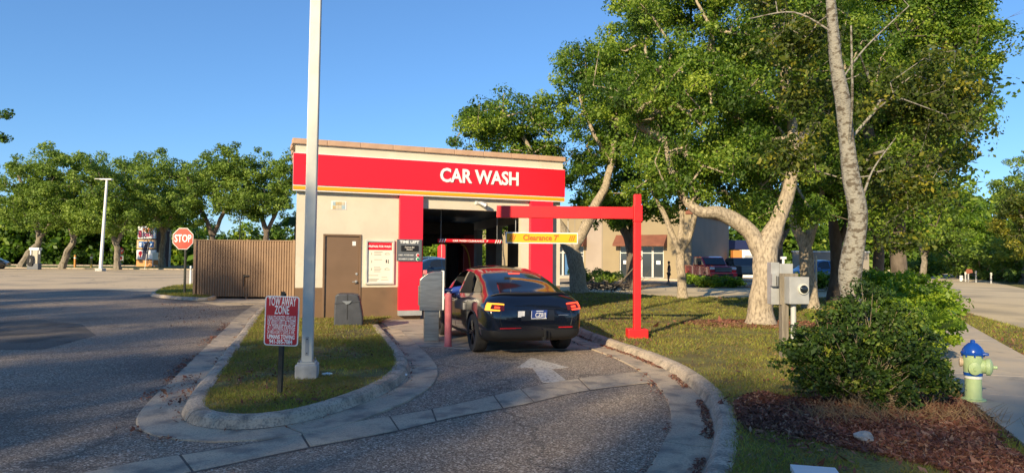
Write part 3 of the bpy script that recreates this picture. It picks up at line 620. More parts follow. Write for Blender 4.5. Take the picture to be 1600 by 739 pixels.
# hanging clearance bar
hx0, hz0 = fac(684, 376.5, 0.6); hx1, hz1 = fac(783, 377, 0.6); hz = (hz0+hz1)/2; L_ = hx1-hx0
hb = thing('clearance_bar', 'thin red CAR WASH CLEARANCE bar hanging by wires in the bay mouth', 'bar', FW @ Vector((hx0, 0.6, hz)), R(22.2))
MB().tube([(0.0, 0, 0), (L_, 0, 0)], 0.055, M_red, 12).build('bar', hb); 
for x in (0.09, L_-0.13): MB().tube([(x, 0, 0.05), (x, 0, 3.2-hz)], 0.006, M_lgrey, 5).build('wire', hb)
for x in (0.02, L_-0.22):
    for q in range(3): MB().prism([(x+q*0.07, -0.05), (x+0.03+q*0.07, -0.05), (x+0.07+q*0.07, 0.05), (x+0.04+q*0.07, 0.05)], -0.059, -0.054, M_white, 'y').build('stripe', hb)
text("CAR WASH CLEARANCE   7'", 0.075, M_whitelet, 'lettering', hb, Matrix.Translation((L_/2, -0.058, 0)) @ FRONT, bold=0.002, width=L_*0.56, depth=0.003)
# ------------------------------------------------------------------ red gantry and its yellow sign
b_ = g(995, 528, 0.1); Yg = b_.y
gy = thing('clearance_gantry', 'bright red steel post with a long side arm, right of the dark car', 'gantry', b_, R(2))
top = at(995, 304, Yg).z-b_.z; pwid = 10.8/FPX*Yg; az0, az1 = at(900, 342.5, Yg).z-b_.z, at(900, 322.5, Yg).z-b_.z; ax0 = at(776, 330, Yg).x-b_.x
MB().bbox(-pwid/2, pwid/2, -pwid/2, pwid/2, 0.0, top, M_gred, 0.012).build('post', gy)
MB().bbox(ax0, -pwid/2-0.013, -0.06, 0.06, az0+.01, az1-.01, M_gred, 0.01).build('arm', gy)
MB().bbox(-pwid/2-0.012, pwid/2+0.02, -pwid/2-0.02, pwid/2+0.02, az0-0.04, az1+0.03, M_gred, 0.008).build('sleeve', gy)
for sz in (-0.01, 0.06, 0.13, 0.2): 
    MB().tube([(pwid/2+0.03, 0, az0+0.02+sz), (pwid/2+0.06, 0, az0+0.02+sz)], 0.012, M_gred, 6).build('bolt', gy)
MB().bbox(-0.20, 0.20, -0.15, 0.15, -0.02, 0.19, M_gred, 0.015).build('foot', gy)
s0, s1 = at(790, 372, Yg), at(903, 372, Yg); sh = 8.6/FPX*Yg; sc = (s0+s1)/2; sw = (s1.x-s0.x)/2
ys = thing('clearance_sign', "yellow sign board reading Clearance 7' hung under the red arm", 'sign', (sc.x, Yg-0.02, sc.z), R(2))
MB().box(-sw, sw, -0.01, 0.01, -sh, sh, M_white).build('backing', ys, bevel=0.003); MB().box(-sw+0.02, sw-0.02, -0.0135, -0.0102, -sh+0.02, sh-0.02, M_yellow).build('face', ys)
text("Clearance 7'", 0.155, M_ored, 'lettering', ys, Matrix.Translation((-0.02, -0.0165, 0.0)) @ FRONT, bold=0.004, width=sw*0.98, depth=0.004)
for x in (-sw+0.07, sw-0.19):
    for q in range(3): MB().prism([(x+q*0.04, -0.055), (x+0.018+q*0.04, -0.055), (x+0.058+q*0.04, 0.055), (x+0.04+q*0.04, 0.055)], -0.0165, -0.0138, M_ored, 'y').build('stripe', ys)
for x in (-sw+0.2, sw-0.2): MB().tube([(x, 0, sh-0.01), (x, 0, az0+b_.z-sc.z)], 0.006, M_lgrey, 5).build('hanger', ys)
# ------------------------------------------------------------------ tow-away sign
b_ = g(436, 614, KT); Y = b_.y
ts = thing('tow_away_sign', 'red TOW AWAY ZONE sign on a dark post in the kerbed island', 'sign', b_, rot=(0, R(1.2), R(-4)))
c_ = at(436.5, 501, Y); cz = c_.z-b_.z; W2 = 27.3/FPX*Y; H2 = 38.5/FPX*Y
MB().box(-0.022, 0.022, 0.0, 0.014, -0.2, cz+H2+0.05, M_sgreen).box(-0.03, -0.018, 0.014, 0.03, -0.2, cz+H2+0.03, M_sgreen).box(0.018, 0.03, 0.014, 0.03, -0.2, cz+H2+0.03, M_sgreen).build('post', ts)
def rrect(w_, h_, r, n=5): return [(sx*(w_-r)+r*math.cos(a), sz*(h_-r)+r*math.sin(a)) for sx, sz, a0_ in ((1, 1, 0), (-1, 1, 90), (-1, -1, 180), (1, -1, 270)) for a in [R(a0_+90*i/n) for i in range(n+1)]]
TM = Matrix.Translation((0, 0, cz))
MB().prism(rrect(W2, H2, 0.035), -0.008, -0.002, M_white, 'y', TM).build('plate', ts); MB().prism(rrect(W2-0.013, H2-0.013, 0.028), -0.0095, -0.0081, M_towred, 'y', TM).build('face', ts)
for (s_, v, sz, wf, b) in (('TOW AWAY', 0.76, 0.105, 1.62, 0.002), ('ZONE', 0.42, 0.10, 0.86, 0.002), ('UNAUTHORIZED VEHICLES', 0.10, 0.058, 1.66, 0.0006), ('OR VESSELS WILL BE TOWED', -0.09, 0.058, 1.66, 0.0006), ('AT OWNERS EXPENSE', -0.28, 0.058, 1.62, 0.0006), ('24 HRS A DAY 7 DAYS A WK.', -0.46, 0.046, 1.62, 0.0006), ('UPMANS TOWING', -0.65, 0.05, 1.6, 0.002), ('941-365-7084', -0.84, 0.05, 1.35, 0.002)):
    m_ = text(s_, sz*1.15, M_whitelet, 'lettering', ts, Matrix.Translation((0, -0.0112, cz+v*H2)) @ FRONT @ Matrix.Diagonal((1, 1.15, 1, 1)), bold=b, depth=0.0018, width=wf*W2)
for z in (cz+H2-0.03, cz-H2+0.03): MB().tube([(0, -0.013, z), (0, -0.008, z)], 0.007, M_steel, 8).build('bolt', ts)
# ------------------------------------------------------------------ tall light pole on its block
b_ = g(476, 590, KT)
lp = thing('light_pole', 'tall square pale steel light pole on a white concrete block', 'light pole', b_+Vector((0, .1, 0)), rot=(0, R(0.35), R(9)))
Y = b_.y; hw = 16.5/FPX*Y; M_conc = mat('painted_block', (0.50, 0.50, 0.48), 0.85, c2=(0.36, 0.36, 0.35), scale=7, bump=0.3)
MB().bbox(-hw, hw, -hw, hw, -0.1, 0.165, M_conc, 0.012).build('block', lp); MB().prism([(-hw+0.02, -hw+0.02), (hw-0.02, -hw+0.02), (hw-0.02, hw-0.02), (-hw+0.02, hw-0.02)], 0.165, 0.18, M_conc).build('block_top', lp)
MB().bbox(-0.11, 0.11, -0.11, 0.11, 0.18, 0.195, M_galv, 0.004).build('base_plate', lp); MB().bbox(-0.068, 0.068, -0.068, 0.068, 0.195, 9.3, M_galv, 0.012).build('pole', lp)
MB().bbox(-0.022, 0.022, -0.074, -0.066, 0.28, 0.52, M_lgrey, 0.003).build('hand_hole_cover', lp); MB().bbox(-0.6, 0.6, -0.15, 0.15, 9.3, 9.42, M_lgrey, 0.02).build('lamp_head', lp)
for z in (0.31, 0.49): MB().tube([(0, -0.082, z), (0, -0.074, z)], 0.008, M_black, 6).build('bolt', lp)
for sx in (-1, 1):
    for sy in (-1, 1): MB().tube([(sx*0.09, sy*0.09, 0.19), (sx*0.09, sy*0.09, 0.23)], 0.012, M_steel, 6).build('bolt', lp)
# ------------------------------------------------------------------ stop sign
b_ = g(287.5, 459, KT)
ss = thing('stop_sign', 'large red octagonal STOP sign on a dark post left of the slatted enclosure', 'sign', b_, R(-4)); Y = b_.y; c_ = at(284, 373, Y); cz = c_.z-b_.z; r = 16.6/FPX*Y/math.cos(R(22.5))
MB().box(-0.03, 0.03, 0.0, 0.02, -0.2, cz+0.3, M_sgreen).box(-0.045, -0.028, 0.02, 0.05, -0.2, cz+0.3, M_sgreen).box(0.028, 0.045, 0.02, 0.05, -0.2, cz+0.3, M_sgreen).build('post', ss)
oc = lambda q: [(q*math.cos(R(22.5+45*i))-0.09, q*math.sin(R(22.5+45*i))+cz) for i in range(8)]
MB().prism(oc(r), -0.014, -0.004, M_white, 'y').build('plate', ss); MB().prism(oc(r*0.95), -0.017, -0.0142, M_stopred, 'y').build('face', ss)
text('STOP', 0.42, M_whitelet, 'lettering', ss, Matrix.Translation((-0.09, -0.019, cz)) @ FRONT, bold=0.008, width=r*1.52, depth=0.003)
# ------------------------------------------------------------------ dumpster enclosure
L0 = at(305.5, 462, 26.4); R0 = at(459, 464, 26.6); wl = R0.x-L0.x; jx = at(383.5, 460, 26.4).x-L0.x
de = thing('dumpster_enclosure', 'tan ribbed metal refuse enclosure with double gates beside the car wash', 'enclosure', (L0.x, 26.4, 0), R(1.5)); HZ = at(380, 375, 26.4).z
def ribbed(a, b, z0, z1, m, pitch=0.098, d_=0.035, tilt=0):
    mb = MB(); n = max(1, round((b-a)/pitch)); p = (b-a)/n
    pts = []
    for i in range(n): x = a+i*p; pts += [(x, 0), (x+p*0.30, 0), (x+p*0.42, -d_), (x+p*0.88, -d_)]
    pts.append((b, 0)); N_ = len(pts)
    vs = [(x, y, z0) for x, y in pts]+[(x, y, z1+tilt*(x-a)) for x, y in pts]
    return mb.add(vs, [(i, i+1, N_+i+1, N_+i) for i in range(N_-1)], m)
for a, b, tl in ((0.05, jx-0.04, -0.012), (jx+0.06, wl-0.06, -0.006)):
    ga = MB().bbox(a, b, 0.02, 0.06, 0.10, 0.16, M_dumpst, 0.004).bbox(a, b, 0.02, 0.06, HZ-0.10, HZ-0.03, M_dumpst, 0.004).build('gate_frame', de)
    mb = ribbed(a, b, 0.09, HZ-0.02, M_dumpst, tilt=tl); mb.build('ribbed_panel', ga)
    MB().bbox(a-0.01, b+0.01, -0.05, 0.03, HZ-0.04, HZ+0.0, M_dumpst, 0.006).build('top_rail', ga)
for x in (-0.06, jx+0.01, wl): MB().bbox(x-0.05 if x != jx+0.01 else x-0.035, x+0.05 if x != jx+0.01 else x+0.035, -0.02, 0.10, 0, HZ+0.02, M_dumpst, 0.006).build('post', de)
for y0 in (0.1,):
    for x in (-0.06, wl): m_ = ribbed(0.1, 3.0, 0.09, HZ-0.02, M_dumpst); o_ = m_.build('side_panel', de); o_.rotation_euler.z = R(90); o_.location = (x, 0, 0)
o_ = ribbed(0, wl, 0.09, HZ-0.02, M_dumpst).build('rear_panel', de); o_.location = (0, 3.0, 0)
MB().tube([(jx-0.07, -0.06, 0.5), (jx-0.07, -0.06, 0.95)], 0.018, M_black, 8).bbox(jx-0.09, jx+0.12, -0.075, -0.04, 0.86, 0.92, M_black, 0.005).build('latch', de)
MB().bbox(0.3, wl-0.3, 0.5, 2.4, 0.1, 1.2, M_sgreen, 0.03).build('bin_body', thing('dumpster', 'dark steel dumpster inside the ribbed enclosure, seen below the gates', 'dumpster', (L0.x, 26.4, 0), R(1.5)))
# ------------------------------------------------------------------ grey litter bin
b_ = g(541, 513, 0.05); tb = thing('litter_bin', 'squat slate grey plastic litter bin standing before the brown door', 'litter bin', (b_.x, b_.y+0.25, 0.03), R(10)); Y = b_.y
bw = 22/FPX*Y; bh = 55/FPX*Y
prof = [(-bw, 0), (bw*0.98, 0), (bw*1.0, bh*0.32), (bw*0.78, bh*0.80), (bw*0.66, bh*0.97), (bw*0.2, bh*1.0), (-bw*0.70, bh*1.0), (-bw*0.92, bh*0.96), (-bw*0.98, bh*0.6)]
MB().prism(prof, -0.26, 0.26, M_bin, 'y').build('body', tb, bevel=0.03)
MB().prism([(-bw*0.97, bh*0.72), (bw*0.80, bh*0.77), (bw*0.80, bh*0.80), (-bw*0.97, bh*0.75)], -0.275, -0.255, M_bin, 'y').build('lid_lip', tb, bevel=0.005)
MB().prism([(-bw*0.45, bh*0.80), (bw*0.25, bh*0.80), (bw*0.05, bh*0.72), (-bw*0.15, bh*0.70)], -0.29, -0.262, mat('pale_bag', (0.16, 0.18, 0.21), 0.6), 'y').build('lid_flap', tb, bevel=0.005)
MB().box(-bw*0.1, -bw*0.1+0.014, -0.2665, -0.259, 0.22, bh*0.99, M_black).build('seam', tb)
# ------------------------------------------------------------------ payment kiosk and bollard
b_ = g(674, 532, 0.014); ks = thing('payment_kiosk', 'brushed steel payment kiosk on a square pedestal beside the driver', 'kiosk', b_, R(9)); Y = b_.y
u = 1/FPX*Y; z0 = at(674, 484, Y).z-b_.z; z1 = at(674, 423.5, Y).z-b_.z
MB().bbox(-12*u, 11*u, -0.13, 0.16, 0, z0, M_steel, 0.006).build('pedestal', ks)
pf = [(-19*u, z0), (15*u, z0), (15*u, z1), (2*u, z1-0.01), (-8*u, z1-0.05), (-15*u, z1-0.12), (-19*u, z1-0.17)]
MB().prism(pf, -0.20, 0.24, M_steel, 'y').build('cabinet', ks, bevel=0.006); MB().bbox(15*u+0.001, 18*u, -0.19, 0.23, z0+0.01, z1+0.01, M_white, 0.006).build('front_panel', ks)  # front panel's white stands in for the sunlit edge on this side
MB().bbox(18*u+0.001, 18*u+0.012, -0.08, 0.12, z0+0.38, z0+0.62, M_black, 0.003).build('screen', ks); MB().bbox(-14*u, -8*u, -0.05, 0.05, z1-0.06, z1+0.02, M_pink, 0.01).build('cap', ks)
MB().bbox(-21*u, -19.2*u, -0.1, 0.15, z0+0.1, z1-0.3, M_steel, 0.003).build('lock_plate', ks)
b_ = g(700, 541, 0.014); Y = b_.y; u = 1/FPX*Y
bo = thing('bollard', 'faded pinkish red round bollard between kiosk and car', 'bollard', b_, 0); hb_ = 82*u
MB().lathe([(5.6*u, 0), (5.6*u, hb_-0.05), (5.3*u, hb_-0.02), (3.5*u, hb_)], M_pink, 20).build('sleeve', bo); MB().lathe([(6.2*u, 0), (6.2*u, 0.03), (5.6*u, 0.035)], M_pink, 20).build('collar', bo)
MB().lathe([(3.5*u, hb_), (3.0*u, hb_+0.02), (1*u, hb_+0.03)], mat('pale_cap', (0.45, 0.28, 0.26), 0.7), 16).build('cap', bo)
# white post by the enclosure
b_ = g(297.5, 444, 0.05); wp = thing('white_post', 'slim white marker post just left of the refuse enclosure', 'post', b_); h_ = 28/FPX*b_.y
MB().lathe([(0.05, 0), (0.05, h_), (0.03, h_+0.02)], M_white, 12).build('tube', wp); MB().lathe([(0.052, h_*0.8), (0.052, h_*0.9)], M_lgrey, 12).build('band', wp)
# ------------------------------------------------------------------ hydrant
b_ = g(1521, 626, KT); hy = thing('fire_hydrant', 'pale green fire hydrant with blue cap and blue band beside the pavement', 'hydrant', b_, R(-34)); k = 93/FPX*b_.y/0.74
SC = Matrix.Diagonal((k*.86, k*.86, k, 1))
MB().lathe([(0.155, 0), (0.155, 0.03), (0.11, 0.035), (0.105, 0.06), (0.105, 0.28)], M_hyd, 24, SC).lathe([(0.115, 0.31), (0.118, 0.40), (0.125, 0.44), (0.125, 0.57)], M_hyd, 24, SC).build('barrel', hy)
MB().lathe([(0.112, 0.2805), (0.112, 0.3095)], M_white, 24, SC).lathe([(0.117, 0.315), (0.1205, 0.352)], M_hblue, 24, SC).build('blue_band', hy)
MB().lathe([(0.15, 0.571), (0.152, 0.592), (0.137, 0.60), (0.132, 0.63), (0.10, 0.672), (0.055, 0.71), (0.032, 0.716), (0.03, 0.745), (0.02, 0.75)], M_hblue, 24, SC).build('bonnet', hy)
MB().bbox(0.10, 0.19, -0.10, 0.10, 0.571, 0.597, M_hblue, 0.02, SC).build('bonnet_lip', hy)
for i in range(8): a = R(45*i+10); MB().tube([(0.135*math.cos(a), 0.135*math.sin(a), 0.545), (0.135*math.cos(a), 0.135*math.sin(a), 0.61)], 0.011, M_hblue, 6, SC).build('bolt', hy)
RY = Matrix.Rotation(R(90), 4, 'Y'); 
MB().lathe([(0.085, 0.08), (0.085, 0.15), (0.105, 0.155), (0.105, 0.20), (0.09, 0.215), (0.05, 0.235), (0.02, 0.24), (0.02, 0.285), (0.012, 0.29)], M_hyd, 20, SC @ Matrix.Translation((0, 0, 0.43)) @ RY).build('side_outlet', hy)
MB().lathe([(0.06, 0.08), (0.06, 0.14), (0.078, 0.145), (0.078, 0.165), (0.045, 0.18), (0.02, 0.182), (0.018, 0.205)], M_hyd, 20, SC @ Matrix.Translation((0, 0, 0.43)) @ Matrix.Rotation(R(96), 4, 'X') @ Matrix.Rotation(R(8), 4, 'Y')).build('front_outlet', hy)
MB().lathe([(0.05, 0.08), (0.05, 0.13), (0.06, 0.135), (0.06, 0.16), (0.03, 0.17)], mat('buff_cap', (0.45, 0.35, 0.25), 0.6), 16, SC @ Matrix.Translation((0, 0, 0.47)) @ Matrix.Rotation(R(-90), 4, 'Y')).build('side_outlet', hy)
# ------------------------------------------------------------------ utility meter on a post
b_ = g(1229, 557, KT); um = thing('electric_meter_post', 'grey electric meter and switch cabinets on a weathered wooden post', 'meter post', b_, R(4)); Y = b_.y; u = 1/FPX*Y; zz = lambda py: at(1229, py, Y).z-b_.z; xx = lambda px: (px-1229)*u
MB().bbox(xx(1219.5), xx(1230), -0.06, 0.06, -0.2, zz(428), M_wood, 0.006).build('post', um)
MB().bbox(xx(1217), xx(1246), -0.05, -0.02, zz(476), zz(427), M_wood, 0.004).build('backboard', um)
MB().bbox(xx(1206), xx(1219), 0.02, 0.18, zz(476), zz(410), M_lgrey, 0.008).build('tall_cabinet', um)
MB().bbox(xx(1219.5), xx(1241), 0.02, 0.16, zz(476), zz(412), M_lgrey, 0.008).build('cabinet', um)
MB().bbox(xx(1203.5), xx(1213), -0.07, 0.018, zz(447), zz(428), M_lgrey, 0.006).build('switch_box', um); MB().tube([(xx(1210), -0.085, zz(446)), (xx(1210), -0.085, zz(431))], 0.008, M_black, 6).build('switch_lever', um)
mbx = MB().bbox(xx(1223), xx(1254), -0.24, -0.052, zz(473.5), zz(432), M_lgrey, 0.008).build('meter_box', um)
rg_ = MB().lathe([(0.085, 0), (0.085, 0.03), (0.07, 0.035)], M_galv, 24, Matrix.Translation((xx(1244), -0.24, zz(450.5))) @ FRONT).build('meter_ring', mbx)
MB().lathe([(0.066, 0.03), (0.064, 0.045), (0.05, 0.058), (0.02, 0.064)], M_glass, 24, Matrix.Translation((xx(1244), -0.24, zz(450.5))) @ FRONT).build('meter_glass', mbx)
MB().tube([(xx(1235.5), -0.10, -0.1), (xx(1235.5), -0.10, zz(474))], 0.042, mat('grey_conduit', (0.45, 0.46, 0.46), 0.5), 12).build('conduit', um); MB().tube([(xx(1235.5), -0.10, zz(508)), (xx(1235.5), -0.10, zz(506))], 0.048, M_black, 12).build('clamp', um)
MB().tube([(xx(1229), 0.1, zz(412)), (xx(1229), 0.1, zz(404))], 0.02, M_white, 8).bbox(xx(1225), xx(1233), 0.07, 0.13, zz(405), zz(401), M_white, 0.006).build('photocell', um)
# rock, white board at the bottom edge, litter
def rockm(b_, s, name, label, m):
    bm = bmesh.new(); bmesh.ops.create_icosphere(bm, subdivisions=3, radius=1)
    for v in bm.verts: v.co = Vector((v.co.x*s[0], v.co.y*s[1], v.co.z*s[2]))*(1+0.35*noise.noise(v.co*1.4+Vector((3, 1, 0)))+0.12*noise.noise(v.co*5))
    o = MB().bm(bm, m).build(name); o.location = b_; return tag(o, label, 'rock')
rockm(g(1351, 688, KT)+Vector((0, 0, 0.02)), (0.085, 0.07, 0.055), 'rock', 'pale limestone rock lying on the red mulch', M_rock)
wq = g(1275, 739, KT); o = MB().bbox(-0.17, 0.14, -0.16, 0.05, 0, 0.05, M_white, 0.004, Matrix.Rotation(R(-14), 4, 'Z')).build('white_board'); o.location = (wq.x, wq.y, KT-0.01); tag(o, 'white board lying in the grass at the bottom edge of the picture', 'board')
for px, py, s_, lab in ((511, 585.5, (0.09, 0.03), 'crushed white paper cup on the island grass near the pole'), (632, 587, (0.05, 0.07), 'crumpled white wrapper lying in the left gutter')):
    b_ = g(px, py, KT if px < 600 else 0.03); mb = MB(); bm = bmesh.new(); bmesh.ops.create_icosphere(bm, subdivisions=2, radius=1)
    for v in bm.verts: v.co = Vector((v.co.x*s_[0]*0.8, v.co.y*s_[1]*0.8, v.co.z*0.02))*(1+0.5*noise.noise(v.co*2.2))
    o = mb.bm(bm, M_white).build('paper_litter'); o.location = b_+Vector((0, 0, 0.015)); tag(o, lab, 'litter')
# ------------------------------------------------------------------ vehicles
def interp(tab, y):
    ys = [r[0] for r in tab]; return [float(np.interp(y, ys, [r[k] for r in tab])) for k in range(1, len(tab[0]))]
# station: y, bottom z, half width, shoulder z, belt z, belt half width, rail z, rail half width, top z
CARTAB = [(-2.37, .40, .60, .62, .70, .50, .73, .34, .75), (-2.355, .34, .80, .66, .78, .74, .82, .50, .84), (-2.30, .30, .885, .74, .90, .81, .95, .56, .975), (-2.20, .27, .925, .80, 1.00, .84, 1.055, .62, 1.08),
          (-2.05, .25, .945, .82, 1.055, .84, 1.115, .66, 1.145), (-1.85, .24, .955, .84, 1.07, .835, 1.17, .665, 1.20), (-1.4, .23, .96, .84, 1.07, .845, 1.325, .635, 1.37), (-.9, .22, .955, .82, 1.05, .865, 1.445, .62, 1.50),
          (-.3, .21, .95, .80, 1.025, .875, 1.535, .615, 1.595), (.25, .21, .95, .79, 1.00, .88, 1.555, .61, 1.622), (.75, .21, .95, .78, .98, .88, 1.49, .62, 1.56), (1.15, .22, .955, .77, .96, .875, 1.31, .66, 1.38),
          (1.5, .23, .955, .76, .94, .86, 1.06, .71, 1.14), (1.75, .24, .95, .74, .90, .82, .98, .58, 1.01), (2.05, .26, .92, .68, .80, .74, .86, .5, .885), (2.28, .30, .84, .58, .68, .62, .72, .4, .73), (2.37, .36, .64, .5, .57, .45, .6, .3, .61)]
def car_body(tab, mpaint, mblack, arches, windows, M_in):
    ys = []
    for a, b in zip(tab, tab[1:]):
        n = max(1, round((b[0]-a[0])/0.14)); ys += [a[0]+(b[0]-a[0])*i/n for i in range(n)]
    ys.append(tab[-1][0]); Y_ = np.array([r[0] for r in tab]); rows = []
    for y in ys:
        zb_, w_, zs, zbelt, wb_, zr, wr, zt = interp(tab, y)
        half = [(0, zb_), (w_*.6, zb_), (w_*.88, zb_+.01), (w_*.975, zb_+.10), (w_*.995, (zb_+zs)/2), (w_, zs), (w_*0.975+wb_*0.025, zs*.45+zbelt*.55), (wb_, zbelt), (wb_*.62+wr*.38, zbelt*.6+zr*.4), (wr*1.06, zr-.02), (wr*.90, zr+.35*(zt-zr)), (wr*.5, zt-.012), (0, zt)]
        rows.append([(x, y, z) for x, z in half]+[(-x, y, z) for x, z in half[-2:0:-1]])
    n = len(rows[0]); mb = MB(); vs = [p for r_ in rows for p in r_]; fs = [(i*n+j, (i+1)*n+j, (i+1)*n+(j+1) % n, i*n+(j+1) % n) for i in range(len(rows)-1) for j in range(n)]
    fs += [tuple(range(n)), tuple((len(rows)-1)*n+j for j in range(n-1, -1, -1))]
    mb.add(vs, fs, mpaint, True); o = mb.build('body_src'); ss_ = o.modifiers.new('s', 'SUBSURF'); ss_.levels = 2; ss_.render_levels = 2
    dg = bpy.context.evaluated_depsgraph_get(); full = bpy.data.meshes.new_from_object(o.evaluated_get(dg)); bvh_bm = bmesh.new(); bvh_bm.from_mesh(full); bmesh.ops.recalc_face_normals(bvh_bm, faces=bvh_bm.faces[:]); bvh_bm.to_mesh(full); bvh = BVHTree.FromBMesh(bvh_bm); bvh_bm.free()
    o2 = bpy.data.objects.new('t', full); C.objects.link(o2); full.materials.append(mblack)
    cut = []
    for (ya, za, ra) in arches:
        for s_ in (-1, 1):
            c = MB().lathe([(ra, 0), (ra, 0.34)], M_in, 36, Matrix.Translation((s_*(0.68 if s_ > 0 else 1.02), ya, za)) @ Matrix.Rotation(R(90), 4, 'Y'), smooth=False) if s_ > 0 else MB().lathe([(ra, 0), (ra, 0.34)], M_in, 36, Matrix.Translation((-1.02, ya, za)) @ Matrix.Rotation(R(90), 4, 'Y'), smooth=False)
            cut.append(c.build('cut'))
    for poly in windows: cut.append(MB().prism(poly, -1.2, 1.2, M_in, 'x').build('cut'))
    if windows: cut.append(MB().box(-.80, .80, -1.0, 1.15, .60, 1.0, M_in).build('cut')); cut.append(MB().box(-.595, .595, -.88, .72, .98, 1.41, M_in).build('cut'))
    for c in cut:
        bmc = bmesh.new(); bmc.from_mesh(c.data); bmesh.ops.recalc_face_normals(bmc, faces=bmc.faces[:]); bmc.to_mesh(c.data); bmc.free()
        b = o2.modifiers.new('b', 'BOOLEAN'); b.operation = 'DIFFERENCE'; b.object = c; b.solver = 'EXACT'
        b.material_mode = 'TRANSFER' if hasattr(b, 'material_mode') else 'INDEX'
    dg = bpy.context.evaluated_depsgraph_get(); res = bpy.data.meshes.new_from_object(o2.evaluated_get(dg))
    for c in cut+[o, o2]: bpy.data.objects.remove(c)
    return res, bvh
def conform(bvh, fn, nu, nv, axis, off, m, name, parent, smooth=True, thick=0.006):
    """patch laid on the body: fn(u,v) -> point to cast from, axis -> cast direction"""
    vs = []; ok = {}; V = []
    for i in range(nu+1):
        for j in range(nv+1):
            p = Vector(fn(i/nu, j/nv)); h, nrm, idx, dist = bvh.ray_cast(p, Vector(axis))
            if h is None: continue
            if nrm.dot(Vector(axis)) > 0: nrm = -nrm
            ok[(i, j)] = len(V); V.append(h+nrm*off)
    fs = [(ok[i, j], ok[i+1, j], ok[i+1, j+1], ok[i, j+1]) for i in range(nu) for j in range(nv) if all(k in ok for k in ((i, j), (i+1, j), (i+1, j+1), (i, j+1)))]
    if not fs: return None
    return MB().add(V, fs, m, smooth).build(name, parent)
M_tyre = mat('tyre_rubber', (0.018, 0.018, 0.019), 0.85, c2=(0.03, 0.029, 0.028), scale=20, bump=0.2)
M_rim = mat('dark_alloy', (0.035, 0.036, 0.038), 0.35, 0.7)
M_rimsilver = mat('silver_alloy', (0.4, 0.4, 0.41), 0.35, 0.8)
def wheel(parent, x, y, z, r, s_, mrim, wd=0.235, spokes=5):
    W_ = Matrix.Translation((x, y, z)) @ Matrix.Rotation(R(90)*s_, 4, 'Y')
    h = wd/2
    wh = bpy.data.objects.new('wheel', None); C.objects.link(wh); wh.parent = parent
    MB().lathe([(r*.66, -h), (r*.93, -h), (r*.985, -h*.8), (r, -h*.4), (r, h*.4), (r*.985, h*.8), (r*.93, h), (r*.66, h)], M_tyre, 36, W_, cap=False).build('tyre', wh)
    mb = MB().lathe([(r*.655, -h*.8), (r*.67, h*.96), (r*.62, h*.9), (r*.60, h*.2), (r*.1, h*.2)], mrim, 36, W_, cap=False).lathe([(r*.16, 0), (r*.16, h*.85), (r*.1, h*.9)], mrim, 16, W_)
    for i in range(spokes):
        a = 2*math.pi*i/spokes+0.3
        for da in (-.13, .13): c, s2 = math.cos(a+da), math.sin(a+da); c0, s0_ = math.cos(a), math.sin(a); mb.tube([(c0*r*.1, s0_*r*.1, h*.82), (c*r*.64, s2*r*.64, h*.85)], [r*.06, r*.045], mrim, 6, W_)
    mb.build('rim', wh)
    return wh
